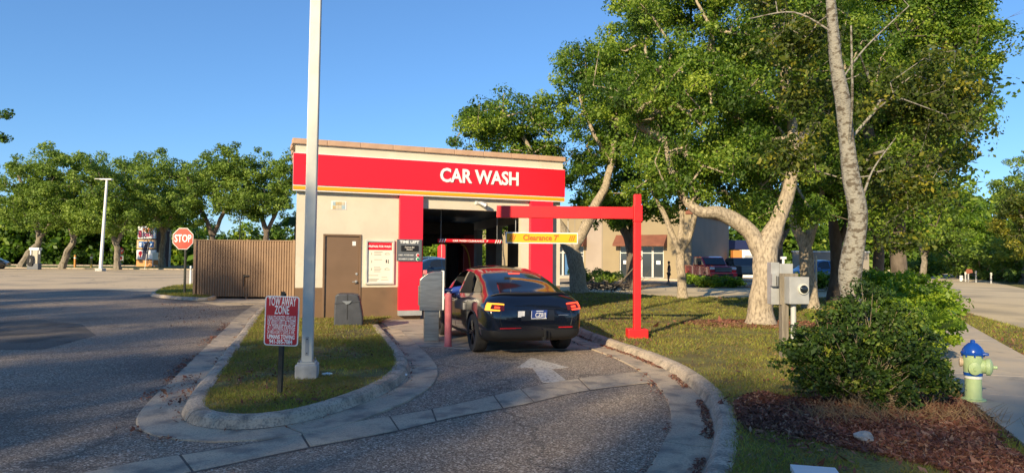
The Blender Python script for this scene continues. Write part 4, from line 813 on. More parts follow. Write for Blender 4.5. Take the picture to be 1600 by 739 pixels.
def make_car(name, label, loc, rz, paint, scale=1.0, hero=False, rim=None, taillit=False, group=None, cat='car'):
    root = thing(name, label, cat, loc, rz, group)
    win = []
    wf = [(.93, 1.005), (.05, 1.035), (.05, 1.50), (.35, 1.505), (.62, 1.46), (.80, 1.36)]; wr_ = [(-.05, 1.04), (-.86, 1.075), (-1.02, 1.10), (-.78, 1.36), (-.45, 1.46), (-.05, 1.50)]
    if hero: win = [wf, wr_]
    me, bvh = car_body(CARTAB, paint, M_black, [(-1.42, .37, .40), (1.46, .37, .40)], win, M_dark)
    bo_ = bpy.data.objects.new('body', me); me.name = 'body'; C.objects.link(bo_); bo_.parent = root
    rim = rim or M_rim
    for y in (-1.42, 1.46):
        for s_ in (-1, 1): wheel(root, s_*.845, y, .36, .36, s_, rim)
    # rear and front glass (top cast)
    lerp = lambda a, b, t: a+(b-a)*t
    g_ = conform(bvh, lambda u, v: ((2*u-1)*lerp(.70, .565, v)*(1), lerp(-1.93, -.72, v)-0.05*(1-(2*u-1)**2)*(1-v), 3), 18, 14, (0, 0, -1), .004, M_glass, 'rear_window', root)
    conform(bvh, lambda u, v: ((2*u-1)*lerp(.62, .80, v)*.93, lerp(.62, 1.52, v), 3), 16, 10, (0, 0, -1), .004, M_glass, 'windscreen', root)
    conform(bvh, lambda u, v: ((2*u-1)*.52, lerp(-.64, .55, v), 3), 12, 8, (0, 0, -1), .003, M_glass, 'glass_roof', root)
    for s_ in (-1, 1):
        def strip(poly_lo, poly_hi):
            return lambda u, v: (s_*3, lerp(*[np.interp(u, [k_/(len(P_)-1) for k_ in range(len(P_))], [q[0] for q in P_]) for P_ in (poly_lo, poly_hi)], v), lerp(*[np.interp(u, [k_/(len(P_)-1) for k_ in range(len(P_))], [q[1] for q in P_]) for P_ in (poly_lo, poly_hi)], v))
        if not hero:
            conform(bvh, strip([(.93, 1.01), (.03, 1.04)], [(.72, 1.41), (.35, 1.51), (.03, 1.515)]), 10, 5, (-s_, 0, 0), .004, M_glass, 'front_window', root)
        if not hero or s_ == 1:
            conform(bvh, strip([(-.05, 1.04), (-1.02, 1.09)], [(-.05, 1.51), (-.4, 1.475), (-.78, 1.365)]), 10, 5, (-s_, 0, 0), .004, M_glass, 'rear_side_window', root)
        conform(bvh, strip([(-1.06, 1.095), (-1.50, 1.13)], [(-.86, 1.33), (-1.15, 1.25), (-1.46, 1.15)]), 6, 4, (-s_, 0, 0), .004, M_glass, 'quarter_window', root)
        # sill, arch trims
        conform(bvh, strip([(1.05, .235), (-1.0, .235)], [(1.05, .30), (-1.0, .30)]), 10, 2, (-s_, 0, 0), .006, M_black, 'sill_trim', root)
        for ya in (-1.42, 1.46):
            pts = []
            for a in np.linspace(R(-8), R(188), 26):
                p = Vector((s_*3, ya+.405*math.cos(a), .37+.405*math.sin(a))); h, n_, _, _ = bvh.ray_cast(p, Vector((-s_, 0, 0)))
                if h: pts.append(h+Vector((s_*.001, 0, 0)))
            MB().tube(pts, .016, M_black, 6).build('arch_trim', root)
        # mirror
        MB().bbox(s_*.93 if s_ > 0 else -1.13, 1.13 if s_ > 0 else -.93, .88, 1.02, 1.0, 1.13, paint, .04).build('mirror', root)
        # door seams / handles
        for yy in (.0, -.98 if 0 else -.95):
            pts = [Vector((s_*3, yy-(0.10*max(0, (z-.6)) if yy else 0), z)) for z in np.linspace(.33, 1.0, 12)]; pts = [bvh.ray_cast(p, Vector((-s_, 0, 0)))[0] for p in pts]
            MB().tube([p for p in pts if p], .004, M_black, 4).build('door_seam', root)
        for yy in (.12, -.82): h = bvh.ray_cast(Vector((s_*3, yy, .90)), Vector((-s_, 0, 0)))[0]; MB().bbox(h.x-.008, h.x+.008, yy-.0, yy+.2, .885, .91, M_rim, .006).build('door_handle', root)
    # tail lamps
    M_tail = mat('lit_tail_lamp', (0.6, 0.02, 0.01), 0.2, emit=(1.0, 0.08, 0.03), es=1.0) if taillit else mat('tail_lamp', (0.35, 0.01, 0.01), 0.2)
    M_amber = mat('lit_amber_lamp', (0.8, 0.3, 0.02), 0.2, emit=(1.0, 0.34, 0.03), es=0.9) if taillit else M_tail
    M_lens = mat('dark_red_lens', (0.10, 0.01, 0.012), 0.15)
    for s_ in (-1, 1):
        mm = M_amber if s_ < 0 else M_tail
        # lamp wraps round the corner: cast from outside towards the axis
        def corner(a, z):   # a: 0 = rear face, 1 = side
            p = Vector((s_*lerp(.66, .97, a)*1.0, lerp(-2.6, -2.05, a), z)); dirn = Vector((-s_*lerp(.25, 1, a), lerp(1, .35, a), 0)).normalized(); p = p-dirn*0.6
            h, n_, _, _ = bvh.ray_cast(p, dirn)
            if h is None: return None
            if n_.dot(dirn) > 0: n_ = -n_
            return h, n_
        def cpatch(a0, a1, z0a, z1a, z0b, z1b, off, m, nm, par=root):
            V = []; nu, nv = 8, 4
            for i in range(nu+1):
                for j in range(nv+1):
                    u, v = i/nu, j/nv; z = lerp(lerp(z0a, z0b, u), lerp(z1a, z1b, u), v); r_ = corner(lerp(a0, a1, u), z)
                    if r_ is None: return
                    V.append(r_[0]+r_[1]*off)
            return MB().add(V, [(i*(nv+1)+j, (i+1)*(nv+1)+j, (i+1)*(nv+1)+j+1, i*(nv+1)+j+1) for i in range(nu) for j in range(nv)], m, True).build(nm, par)
        tl_ = cpatch(0.08, .80, .83, .945, .85, .965, .006, M_lens, 'tail_lamp')
        if tl_:
            cpatch(.10, .78, .925, .95, .945, .97, .012, mm, 'light_bar', tl_); cpatch(.30, .78, .825, .85, .84, .87, .012, mm, 'light_bar', tl_); cpatch(.60, .78, .84, .95, .85, .965, .0115, mm, 'light_bar', tl_)
            cpatch(.32, .50, .87, .90, .88, .91, .012, M_tail, 'light_bar', tl_)
        # headlights
        conform(bvh, lambda u, v: (s_*lerp(.45, .80, u), 3, lerp(.66, .72+.04*u, v)), 6, 3, (0, -1, 0), .004, mat('headlamp', (0.5, 0.5, 0.52), 0.1), 'headlight', root)
    rear = lambda x0, x1, z0, z1, m, nm, off=.006, nu=14, nv=5, par=root, zz_=None: conform(bvh, lambda u, v: (lerp(x0, x1, u), -4, lerp(z0, z1, v)), nu, nv, (0, 1, 0), off, m, nm, par)
    rear(-.44, -.30, .52, .532, M_lens if not taillit else mat('reflector', (0.4, .01, .02), .2), 'reflector', .006, 4, 2) 
    rear(-.70, -.40, .515, .535, mat('reflector', (0.4, .01, .02), .2), 'reflector', .006, 4, 2); rear(.42, .70, .515, .535, mat('reflector', (0.4, .01, .02), .2), 'reflector', .006, 4, 2)
    rear(-.30, .34, .655, .84, mat('plate_recess', (0.012, 0.014, 0.02), .3), 'plate_recess', .003)
    h = bvh.ray_cast(Vector((0.02, -4, .75)), Vector((0, 1, 0)))[0]; py_ = h.y-.03
    tilt = Matrix.Translation((0.03, py_, .765)) @ Matrix.Rotation(R(8), 4, 'X')
    pl = MB().bbox(-.155, .155, -.004, .004, -.08, .08, mat('plate_blue', (0.02, 0.05, 0.22), .4), .002, tilt).build('number_plate', root)
    if hero:
        text('CZ01J', .115, M_whitelet, 'plate_lettering', pl, tilt @ Matrix.Translation((.03, -.0055, -.012)) @ FRONT, bold=.001, width=.20, depth=.001)
        MB().box(-.15, .15, -.0052, -.0042, -.078, -.068, M_whitelet, tilt).box(-.06, .08, -.0052, -.0042, .058, .068, M_whitelet, tilt).box(-.15, -.142, -.0052, -.0042, -.06, .07, M_whitelet, tilt).build('plate_border', pl)
        MB().bbox(-.085, .085, -.003, .003, -.085, .085, M_whitelet, .002, Matrix.Translation((-.30, py_+.025, .765)) @ Matrix.Rotation(R(8), 4, 'X') @ Matrix.Scale(.75, 4)).build('sticker', root)
        rear(.42, .62, .74, .75, M_rimsilver, 'badge', .005, 4, 1)
        # hitch
        MB().bbox(.10, .16, -2.42, -2.30, .30, .36, M_black, .006).tube([(.13, -2.44, .33), (.13, -2.44, .50)], .014, M_rim, 8).tube([(.22, -2.41, .30), (.22, -2.41, .46)], .01, M_rim, 6).build('tow_hitch', root)
    # spoiler
    sp_ = []
    for x in np.linspace(-.78, .78, 25):
        y0 = -2.10+.12*(x/.78)**2; h = bvh.ray_cast(Vector((x, y0, 3)), Vector((0, 0, -1)))[0]
        if h: sp_.append(h+Vector((0, -.03, .012*(1-abs(x/.78)**3))))
    MB().tube(sp_, [.006+.02*(1-abs(2*i/(len(sp_)-1)-1)**3) for i in range(len(sp_))], M_black if hero else paint, 8).build('spoiler', root)
    conform(bvh, lambda u, v: (lerp(-.12, .12, u), lerp(-1.06, -1.0, v), 3), 4, 1, (0, 0, -1), .012, M_tail, 'high_brake_lamp', root)
    for zz_, x0 in ((.865, .60), ): 
        pts = [bvh.ray_cast(Vector((x, -4, zz_)), Vector((0, 1, 0)))[0] for x in np.linspace(-.64, .64, 16)]; MB().tube([p for p in pts if p], .004, M_black, 4).build('boot_seam', root)
    for s_ in (-1, 1):
        pts = [bvh.ray_cast(Vector((s_*(.64+.06*(1-abs(z-.7)/.25)), -4, z)), Vector((0, 1, 0)))[0] for z in np.linspace(.56, .86, 8)]; MB().tube([p for p in pts if p], .004, M_black, 4).build('boot_seam', root)
    pts = [bvh.ray_cast(Vector((x, -4, .555)), Vector((0, 1, 0)))[0] for x in np.linspace(-.7, .7, 16)]; MB().tube([p for p in pts if p], .005, M_black, 4).build('bumper_seam', root)
    root.scale = (scale,)*3
    return root, bvh
M_navy = mat('dark_navy_paint', (0.006, 0.009, 0.02), 0.14, 0.3, coat=1.0)
_n = M_navy.node_tree; _b = _n.nodes['Principled BSDF']; _tc = _n.nodes['Texture Coordinate']; _sp = _n.nodes.new('ShaderNodeSeparateXYZ'); _n.links.new(_tc.outputs['Object'], _sp.inputs[0])
def _m(op, a, b_):
    q = _n.nodes.new('ShaderNodeMath'); q.operation = op
    for i_, v in enumerate((a, b_)):
        if v is None: continue
        if isinstance(v, float): q.inputs[i_].default_value = v
        else: _n.links.new(v, q.inputs[i_])
    return q.outputs[0]
_lim = _m('ADD', _m('MULTIPLY', _m('GREATER_THAN', _m('ABSOLUTE', _sp.outputs['Y'], None), 1.95), 0.15), 0.335)
_trim = _m('LESS_THAN', _sp.outputs['Z'], _lim)      # unpainted black lower cladding
_mx = _n.nodes.new('ShaderNodeMix'); _mx.data_type = 'RGBA'; _n.links.new(_trim, _mx.inputs[0]); _mx.inputs[6].default_value = (0.006, 0.009, 0.02, 1); _mx.inputs[7].default_value = (0.014, 0.014, 0.015, 1); _n.links.new(_mx.outputs[2], _b.inputs['Base Color'])
_n.links.new(_m('SUBTRACT', 1.0, _trim), _b.inputs['Coat Weight']); _n.links.new(_m('ADD', _m('MULTIPLY', _trim, 0.45), 0.14), _b.inputs['Roughness'])
CS = 0.94; ca, cb = g(746, 549.5), g(875, 544.8); cc = (ca+cb)/2; HD = math.atan2((cb-ca).y, (cb-ca).x)
axle = Vector((0, -1.42*CS, 0)); carloc = cc-Matrix.Rotation(HD, 3, 'Z') @ axle; carloc.z = 0.006
print('car', cc, math.degrees(HD), (cb-ca).length)
car, cbvh = make_car('parked_car', 'dark navy crossover stopped at the kiosk, brake lamps lit and blue sleeved arm out', carloc, HD, M_navy, CS, hero=True, taillit=True)
# seats and steering wheel seen through the side glass
M_seat = mat('white_seat', (0.55, 0.55, 0.54), 0.6); M_seatd = mat('dark_seat', (0.03, 0.03, 0.033), 0.7)
for x, y in ((-.38, .18), (.38, .18), (-.38, -.72), (.38, -.72)):
    s_ = MB().bbox(x-.25, x+.25, y-.06, y+.07, .62, 1.12, M_seatd, .05).bbox(x-.25, x+.25, y, y+.5, .60, .70, M_seatd, .04).build('seat', car); MB().bbox(x-.13, x+.13, y-.07, y+.02, 1.13, 1.32, M_seatd if y > 0 else M_seat, .04).build('headrest', s_)
# ------------------------------------------------------------------ people (skinned bodies)
M_skin = mat('warm_skin', (0.30, 0.16, 0.10), 0.55); M_hair = mat('dark_hair', (0.015, 0.012, 0.01), 0.7)
M_bluecl = mat('blue_sleeve', (0.015, 0.06, 0.36), 0.8, c2=(0.01, 0.04, 0.26), scale=14, bump=0.3); M_blackcl = mat('black_clothes', (0.012, 0.012, 0.014), 0.85)
def skin(name, joints, edges, m, parent, levels=2):
    me = bpy.data.meshes.new(name); keys = list(joints); me.from_pydata([joints[k][:3] for k in keys], [(keys.index(a), keys.index(b)) for a, b in edges], [])
    o = bpy.data.objects.new(name, me); C.objects.link(o); sk = o.modifiers.new('skin', 'SKIN'); sk.use_smooth_shade = True
    for i, k in enumerate(keys):
        r = joints[k][3]; r = r if hasattr(r, '__len__') else (r, r); me.skin_vertices[0].data[i].radius = r; me.skin_vertices[0].data[i].use_root = (i == 0)
    su = o.modifiers.new('s', 'SUBSURF'); su.levels = levels; su.render_levels = levels
    dg = bpy.context.evaluated_depsgraph_get(); r_ = bpy.data.meshes.new_from_object(o.evaluated_get(dg)); bpy.data.objects.remove(o)
    r_.materials.clear(); r_.materials.append(m); r_.name = name
    for p in r_.polygons: p.use_smooth = True
    o = bpy.data.objects.new(name, r_); C.objects.link(o); o.parent = parent; return o
# driver, coordinates of the car
dv = thing('person', 'driver with a blue sleeved arm reaching out of the car window to the kiosk', 'person', carloc, HD); dv.scale = (CS,)*3
J = {'pel': (-.38, .30, .74, .15), 'chest': (-.38, .26, 1.02, (.17, .12)), 'neck': (-.38, .27, 1.20, .055), 'hb': (-.38, .29, 1.27, .07), 'ht': (-.39, .30, 1.37, .085), 'rs': (-.20, .27, 1.10, .06), 're': (-.12, .48, .95, .045), 'rh': (-.22, .68, 1.02, .03),
     'hipl': (-.46, .36, .72, .09), 'knl': (-.46, .80, .74, .07), 'hipr': (-.28, .36, .72, .09), 'knr': (-.28, .80, .74, .07), 'ls': (-.58, .29, 1.12, .065), 'lse': (-.80, .34, 1.08, .056)}
skin('body', J, [('pel', 'chest'), ('chest', 'neck'), ('neck', 'hb'), ('hb', 'ht'), ('chest', 'rs'), ('rs', 're'), ('re', 'rh'), ('pel', 'hipl'), ('hipl', 'knl'), ('pel', 'hipr'), ('hipr', 'knr'), ('chest', 'ls'), ('ls', 'lse')], M_skin, dv)
MB().lathe([(.10, 0), (.125, .05), (.12, .12), (.07, .18), (.02, .195)], M_hair, 16, Matrix.Translation((-.39, .28, 1.27))).build('hair', dv)
skin('sleeve', {'a': (-.58, .29, 1.115, .085), 'b': (-.84, .36, 1.085, .078), 'c': (-.95, .44, 1.06, .066), 'd': (-1.05, .50, 1.055, .054), 'e': (-1.07, .51, 1.055, .052)}, [('a', 'b'), ('b', 'c'), ('c', 'd'), ('d', 'e')], M_bluecl, dv)
AX = .33
fj = {'w0': (-1.03, .49, 1.055, .036), 'w1': (-1.46+AX, .62, 1.05, .028), 'p': (-1.54+AX, .66, 1.055, (.040, .020))}
fe = [('w0', 'w1'), ('w1', 'p')]
for i, (dy, ln, dz_) in enumerate(((-.03, .075, .015), (-.01, .085, .02), (.012, .08, .018), (.032, .06, .01))):
    fj[f'f{i}a'] = (-1.575+AX, .675+dy, 1.06+dz_*.4, .010); fj[f'f{i}b'] = (-1.575+AX-ln*.6, .685+dy, 1.062+dz_, .009); fj[f'f{i}c'] = (-1.575+AX-ln, .69+dy, 1.05+dz_-.015*i, .0075); fe += [('p', f'f{i}a'), (f'f{i}a', f'f{i}b'), (f'f{i}b', f'f{i}c')]
fj['t0'] = (-1.52+AX, .63, 1.085, .011); fj['t1'] = (-1.56+AX, .63, 1.105, .010); fe += [('w1', 't0'), ('t0', 't1')]
skin('hand', fj, fe, M_skin, dv)
for k in range(5): MB().bbox(-.028, .028, -.008, .008, -.013, .013, M_whitelet, .003, Matrix.Translation((-.88-.04*k, .33+.022*k, 1.075)) @ Matrix.Rotation(R(-30), 4, 'Z')).build('sleeve_print', dv)
# pedestrian before the shops
b_ = g(1045.5, 444.5, 0.06); pd = thing('person', 'person in black T-shirt and shorts walking on the path before the shops', 'person', b_, R(75)); f = 36/FPX*b_.y/1.70
J = {'pel': (0, 0, .92, .13), 'wst': (0, .01, 1.08, .115), 'chest': (0, 0, 1.28, (.15, .11)), 'neck': (0, .01, 1.46, .05), 'hb': (0, .03, 1.53, .065), 'ht': (0, .03, 1.63, .085), 'sl': (-.17, 0, 1.38, .055), 'el': (-.21, -.05, 1.12, .04), 'wl': (-.21, .03, .90, .028), 'hl': (-.20, .06, .82, .03), 'sr': (.17, 0, 1.38, .055), 'er': (.21, -.02, 1.12, .04), 'wr': (.20, .10, .92, .028), 'hr': (.19, .14, .85, .03),
     'hpl': (-.09, 0, .84, .085), 'knl': (-.09, .08, .48, .06), 'anl': (-.09, -.04, .09, .038), 'tol': (-.09, .10, .04, .035), 'hpr': (.09, 0, .84, .085), 'knr': (.09, .02, .48, .06), 'anr': (.09, .12, .08, .038), 'tor': (.09, .26, .04, .035)}
E = [('pel', 'wst'), ('wst', 'chest'), ('chest', 'neck'), ('neck', 'hb'), ('hb', 'ht'), ('chest', 'sl'), ('sl', 'el'), ('el', 'wl'), ('wl', 'hl'), ('chest', 'sr'), ('sr', 'er'), ('er', 'wr'), ('wr', 'hr'), ('pel', 'hpl'), ('hpl', 'knl'), ('knl', 'anl'), ('anl', 'tol'), ('pel', 'hpr'), ('hpr', 'knr'), ('knr', 'anr'), ('anr', 'tor')]
skin('body', J, E, M_skin, pd)
skin('shirt', {'a': (0, 0, .94, .145), 'b': (0, .01, 1.10, .135), 'c': (0, 0, 1.30, (.17, .13)), 'n': (0, .01, 1.42, .07), 'sl': (-.17, 0, 1.38, .075), 'el': (-.205, -.03, 1.20, .06), 'sr': (.17, 0, 1.38, .075), 'er': (.205, -.02, 1.20, .06)}, [('a', 'b'), ('b', 'c'), ('c', 'n'), ('c', 'sl'), ('sl', 'el'), ('c', 'sr'), ('sr', 'er')], M_blackcl, pd)
skin('shorts', {'p': (0, 0, .90, .15), 'l': (-.09, .02, .78, .10), 'l2': (-.09, .07, .55, .085), 'r': (.09, .01, .78, .10), 'r2': (.09, .02, .55, .085)}, [('p', 'l'), ('l', 'l2'), ('p', 'r'), ('r', 'r2')], mat('grey_shorts', (0.03, 0.03, 0.035), 0.9), pd)
MB().lathe([(.075, 0), (.10, .05), (.098, .11), (.06, .16), (.015, .175)], M_hair, 14, Matrix.Translation((0, .015, 1.555))).build('hair', pd); pd.scale = (f, f, f)
# other cars
M_dkblue = mat('dark_blue_paint', (0.012, 0.03, 0.07), 0.25, 0.3, coat=1.0); M_silver = mat('blue_grey_paint', (0.10, 0.15, 0.20), 0.3, 0.4, coat=0.8); M_blk = mat('black_paint', (0.01, 0.01, 0.012), 0.2, coat=1.0)
c1, _ = make_car('parked_car', 'dark blue car parked far beyond the bay exit, nearest of the two seen through it', (0, 0, 0), R(0), M_dkblue, rim=M_rimsilver)
me_i = c1
p = at(688, 415, 46); c1.location = (p.x-.2, 46, 0.0); c1.rotation_euler.z = R(118)
def recolour(root, m):
    for o in root.children:
        if o.type == 'MESH' and o.name.startswith(('body', 'mirror', 'spoiler')):
            o.data = o.data.copy(); o.data.materials[0] = m
c2_ = copy_tree(c1); c2_['label'] = 'pale blue-grey car parked behind the dark blue one, beyond the bay exit'; p = at(676, 412, 53); c2_.location = (p.x, 53, 0.0); c2_.rotation_euler.z = R(70); c2_.scale = (1.08,)*3; recolour(c2_, M_silver)
c3_ = copy_tree(c1); c3_['label'] = 'black car at the left edge of the picture beside the air machine'; p = at(-6, 420, 74); c3_.location = (p.x-1.2, 73.5, 0.0); c3_.rotation_euler.z = R(-72); c3_.scale = (1.05,)*3; recolour(c3_, M_blk)
c4_ = copy_tree(c1); c4_['label'] = 'dark blue car parked behind the tree trunks right of the meter post'; p = at(1285, 440, 44); c4_.location = (p.x, 44, 0.12); c4_.rotation_euler.z = R(100); recolour(c4_, mat('mid_blue_paint', (0.01, 0.10, 0.24), .3, coat=.8))
# pickups
def pickup(name, label, loc, rz, paint, sc=1):
    r_ = thing(name, label, 'pickup truck', loc, rz)     # front faces -Y
    side = [(-2.75, .55), (-2.80, .95), (-2.70, 1.18), (-1.35, 1.26), (-.65, 1.84), (-.2, 1.93), (1.0, 1.92), (1.25, 1.30), (2.9, 1.27), (2.95, .62), (2.0, .52), (-2.0, .48)]
    MB().prism(side[:4]+[(1.3, 1.27)]+side[8:], -1.0, 1.0, paint, 'x').build('body', r_, bevel=.07)
    MB().prism([(-1.42, 1.24), (-.62, 1.86), (-.2, 1.94), (1.0, 1.93), (1.28, 1.24)], -.86, .86, paint, 'x').build('cab', r_, bevel=.06)
    MB().prism([(-1.34, 1.33), (-.70, 1.82), (-.72, 1.835), (-1.37, 1.345)], -.76, .76, M_glass, 'x').build('windscreen', r_)
    for s_ in (-1, 1):
        MB().prism([(-1.15, 1.33), (-.6, 1.80), (.9, 1.82), (1.05, 1.33)], s_*.87-.008, s_*.87+.008, M_glass, 'x').build('side_window', r_)
        MB().bbox(s_*1.17-.13, s_*1.17+.13, -1.15, -1.0, 1.28, 1.56, M_black, .03).build('mirror', r_)
        MB().bbox(s_*.80-.17, s_*.80+.17, -2.83, -2.74, .98, 1.14, mat('clear_lamp', (.7, .7, .7), .1), .03).build('headlight', r_)
        MB().bbox(s_*.86-.13, s_*.86+.13, -2.90, -2.7, .50, .66, M_black, .03).build('fog_lamp', r_)
        for y in (-1.85, 1.85): wheel(r_, s_*.86, y, .42, .42, s_, M_rimsilver, .28, 6)
    MB().bbox(-.62, .62, -2.84, -2.74, .80, 1.16, M_black, .03).build('grille', r_)
    for z in (.88, .98, 1.08): MB().bbox(-.60, .60, -2.86, -2.83, z-.012, z+.012, M_lgrey, .004).build('grille_bar', r_)
    MB().bbox(-1.0, 1.0, -2.92, -2.72, .48, .78, paint, .05).bbox(-.7, .7, -2.93, -2.9, .52, .68, M_black, .01).build('bumper', r_); MB().prism([(-2.7, 1.17), (-1.4, 1.25), (-1.4, 1.30), (-2.6, 1.23)], -.6, .6, paint, 'x').build('bonnet_bulge', r_, bevel=.03)
    r_.scale = (sc,)*3; return r_
M_cred = mat('cherry_red_paint', (0.55, 0.01, 0.025), 0.25, 0.2, coat=1.0)
p = at(1121, 440, 49); pickup('pickup_truck', 'cherry red pickup truck facing the camera beside the shaded shop wall', (p.x, 51, 0.02), R(4), M_cred, 0.98)
p = at(1166, 440, 52); pickup('pickup_truck', 'dark grey pickup truck half hidden behind the big oak trunk', (p.x+.4, 55, 0.02), R(184), mat('dark_grey_paint', (.03, .033, .04), .3, coat=.8), .95)
# ------------------------------------------------------------------ shops
sa = Vector((at(1080, 400, 55).x, 55, 0.05)); sr = math.atan2(-.49, .87)
sh_ = thing('shop_building', 'cream shopping parade with terracotta awnings, glass doors and a side wall toned for shade', 'building', sa, sr)  # local -x runs left along the front
HS = 5.6; LN = 21
M_shop = layered('shop_stucco', [(0.31, 0.25, 0.155), ((0.26, 0.21, 0.135), .5, .4, .65, .7)], .9); M_greyshade = layered('grey_and_shaded_stucco', [(0.27, 0.24, 0.20), ((0.23, 0.205, 0.17), .5, .4, .65, .7)], .9)
M_awn = mat('terracotta_awning', (0.22, 0.08, 0.045), 0.8, c2=(0.17, 0.06, 0.035), scale=2); M_frame = mat('white_door_frame', (0.6, 0.6, 0.58), .5)
def sx(px, y=0.0):    # px -> local x on the front plane
    A = Matrix.Translation(sa) @ Matrix.Rotation(sr, 4, 'Z'); I = A.inverted(); o = I @ EYE; d_ = I.to_3x3() @ ray(px, 400); return (o+d_*((y-o.y)/d_.y)).x
bays = [(sx(968), sx(1037)), (sx(868), sx(912))]; MBs = MB(); edges_ = [0]+[v for a, b in bays for v in (b, a)]+[-LN]
for a, b in zip(edges_[::2], edges_[1::2]): MBs.box(b, a, 0, .3, 0, HS, M_shop)
for a, b in bays: MBs.box(a, b, .002, .3, 2.75, HS, M_shop)
MBs.build('wall', sh_); MB().box(-LN, -.3, 14, 14.3, 0, HS, M_shop).build('rear_wall', sh_); MB().box(-LN, -.3, .3, 14, HS-.6, HS-.4, M_lgrey).build('roof', sh_)
MB().box(-.3, 0, .3, 14.3, 0, HS-.3, M_greyshade).build('side_wall', sh_); MB().box(-.45, .15, -.1, 14.4, HS-.3, HS+.05, M_awn).build('side_coping', sh_); MB().box(-LN, -.45, -.15, .2, HS, HS+.3, M_awn).build('coping', sh_)  # side wall's open shade put into the greyer stucco colour
for px in (898, 941): x = sx(px); MB().box(x-.03, x+.03, -.01, 0.001, 0, HS, M_greyshade).build('control_joint', sh_)
x0, x1 = sx(915), sx(940); MB().box(x0, x1, -.006, -.001, 0.3, HS-.3, layered('pinkish_panel', [(0.36, 0.30, 0.25), ((0.32, 0.265, 0.22), .6, .4, .6, .8)], .9)).build('wall_panel', sh_)
for a, b in bays:
    MB().prism([(-.02, 3.65), (-.9, 2.85), (-.9, 2.7), (-.02, 2.7)], a-.3, b+.3, M_awn, 'x').build('awning', sh_)
    n_ = 4; w2 = (b-a)/n_
    for i in range(n_):
        x = a+i*w2
        f_ = MB().box(x+.01, x+.08, .08, .16, 0, 2.74, M_frame).box(x+w2-.08, x+w2-.01, .08, .16, 0, 2.74, M_frame).box(x+.08, x+w2-.08, .08, .16, 2.1, 2.17, M_frame).box(x+.08, x+w2-.08, .08, .16, 0, .12, M_frame).box(x+.08, x+w2-.08, .08, .16, 2.66, 2.74, M_frame).build('window' if i in (0, 3) else 'door', sh_)
        MB().box(x+.08, x+w2-.08, .11, .13, .12, 2.66, M_win).build('pane', f_)
        if i in (1, 2): hx = x+w2-.12 if i == 1 else x+.12; MB().tube([(hx, .04, .9), (hx, .04, 1.2)], .015, M_steel, 6).build('handle', f_)
        else: MB().box(x+.3, x+w2-.3, .1, .108, 1.2, 1.5, M_white).build('window_notice', f_)
a, b = bays[1]; MB().box(a+.9, a+1.9, .09, .105, .2, 2.0, mat('blue_door_poster', (0.04, 0.14, 0.32), .5)).build('door_poster', sh_)
MB().box(-LN, 1, -2.2, 0, -.05, .08, M_walk).build('shop_walk', kind='structure').parent = sh_
for px in (919, ): x = sx(px, -1.5); so = Matrix.Translation(sa) @ Matrix.Rotation(sr, 4, 'Z') @ Vector((x, -3.2, 0)); t_ = thing('parking_sign', 'small white parking sign on a thin post before the shops', 'sign', so, sr); MB().tube([(0, 0, 0), (0, 0, 1.9)], .03, M_lgrey, 6).build('post', t_); MB().box(-.22, .22, -.03, -.01, 1.2, 1.9, M_white).build('plate', t_)
# canopy, orange kiosk and low wall behind the big oak
p = at(1158, 400, 72); t_ = thing('blue_canopy', 'dark blue flat canopy beyond the shops, left of the big oak trunk', 'canopy', (p.x, 72, 0), R(20)); MB().bbox(-3, 3, -1.5, 1.5, 2.75, 3.7, mat('canopy_blue', (0.02, 0.03, 0.10), .5), .05).build('roof', t_)
for x in (-2.2, 2.2): MB().box(x-.08, x+.08, -.08, .08, 0, 2.75, M_white).build('post', t_)
p = at(1163, 410, 66); t_ = thing('orange_cabinet', 'orange and white cabinet standing beyond the grey pickup', 'cabinet', (p.x, 66, 0), 0); MB().bbox(-1.2, -.35, -.4, .4, 0, 2.6, mat('orange_board', (.6, .22, .05), .5), .03).bbox(-.345, 1.1, -.4, .4, 0, 2.65, M_white, .03).build('body', t_); MB().box(-.1, .8, -.43, -.405, 1.2, 2.1, M_lgrey).build('notice', t_)
for px, lab in ((1148.5, 'left white metal tank by the red pickup'), (1156, 'right white metal tank by the red pickup')):
    p = g(px-3, 439, 0); t_ = thing('gas_tank', lab, 'tank', p, 0, None); MB().lathe([(.12, 0), (.2, .05), (.2, 1.05), (.15, 1.2), (.05, 1.25)], mat('tank_paint', (.45, .47, .42), .6), 14).build('cylinder', t_); MB().lathe([(.06, 1.25), (.06, 1.36)], M_lgrey, 8).build('valve', t_)
t_ = thing('boundary_wall', 'low grey rendered wall behind the dark trunks right of the meter post', 'wall', (21.5, 52, 0), R(-6)); MB().box(0, 5.5, 0, .3, 0, 2.3, M_greyshade).build('panel', t_); MB().box(-.05, 5.55, -.06, .36, 2.3, 2.42, M_lgrey).build('coping', t_)
p = at(1465, 420, 88); t_ = thing('house', 'small pale house with red trim at the far end of the road', 'house', (p.x-6, 92, 0), R(-12)); MB().box(-5, 5, 0, 6, 0, 3, mat('house_cream', (.66, .58, .46), .8)).build('wall', t_); MB().prism([(-5.5, 3), (5.5, 3), (4, 4.4), (-4, 4.4)], -.5, 6.5, M_awn, 'y').build('roof', t_)
for x in (-2.5, .5, 3): f_ = MB().box(x-.7, x+.7, -.05, .02, .9, 2.3, M_frame).build('window', t_); MB().box(x-.6, x-.04, -.07, -.051, 1.0, 2.2, M_win).build('pane', f_); MB().box(x+.04, x+.6, -.07, -.051, 1.0, 2.2, M_win).build('pane', f_)
MB().box(-4.6, -3.9, -.06, .02, .05, 2.2, mat('red_trim', (.4, .05, .03), .6)).build('door', t_)
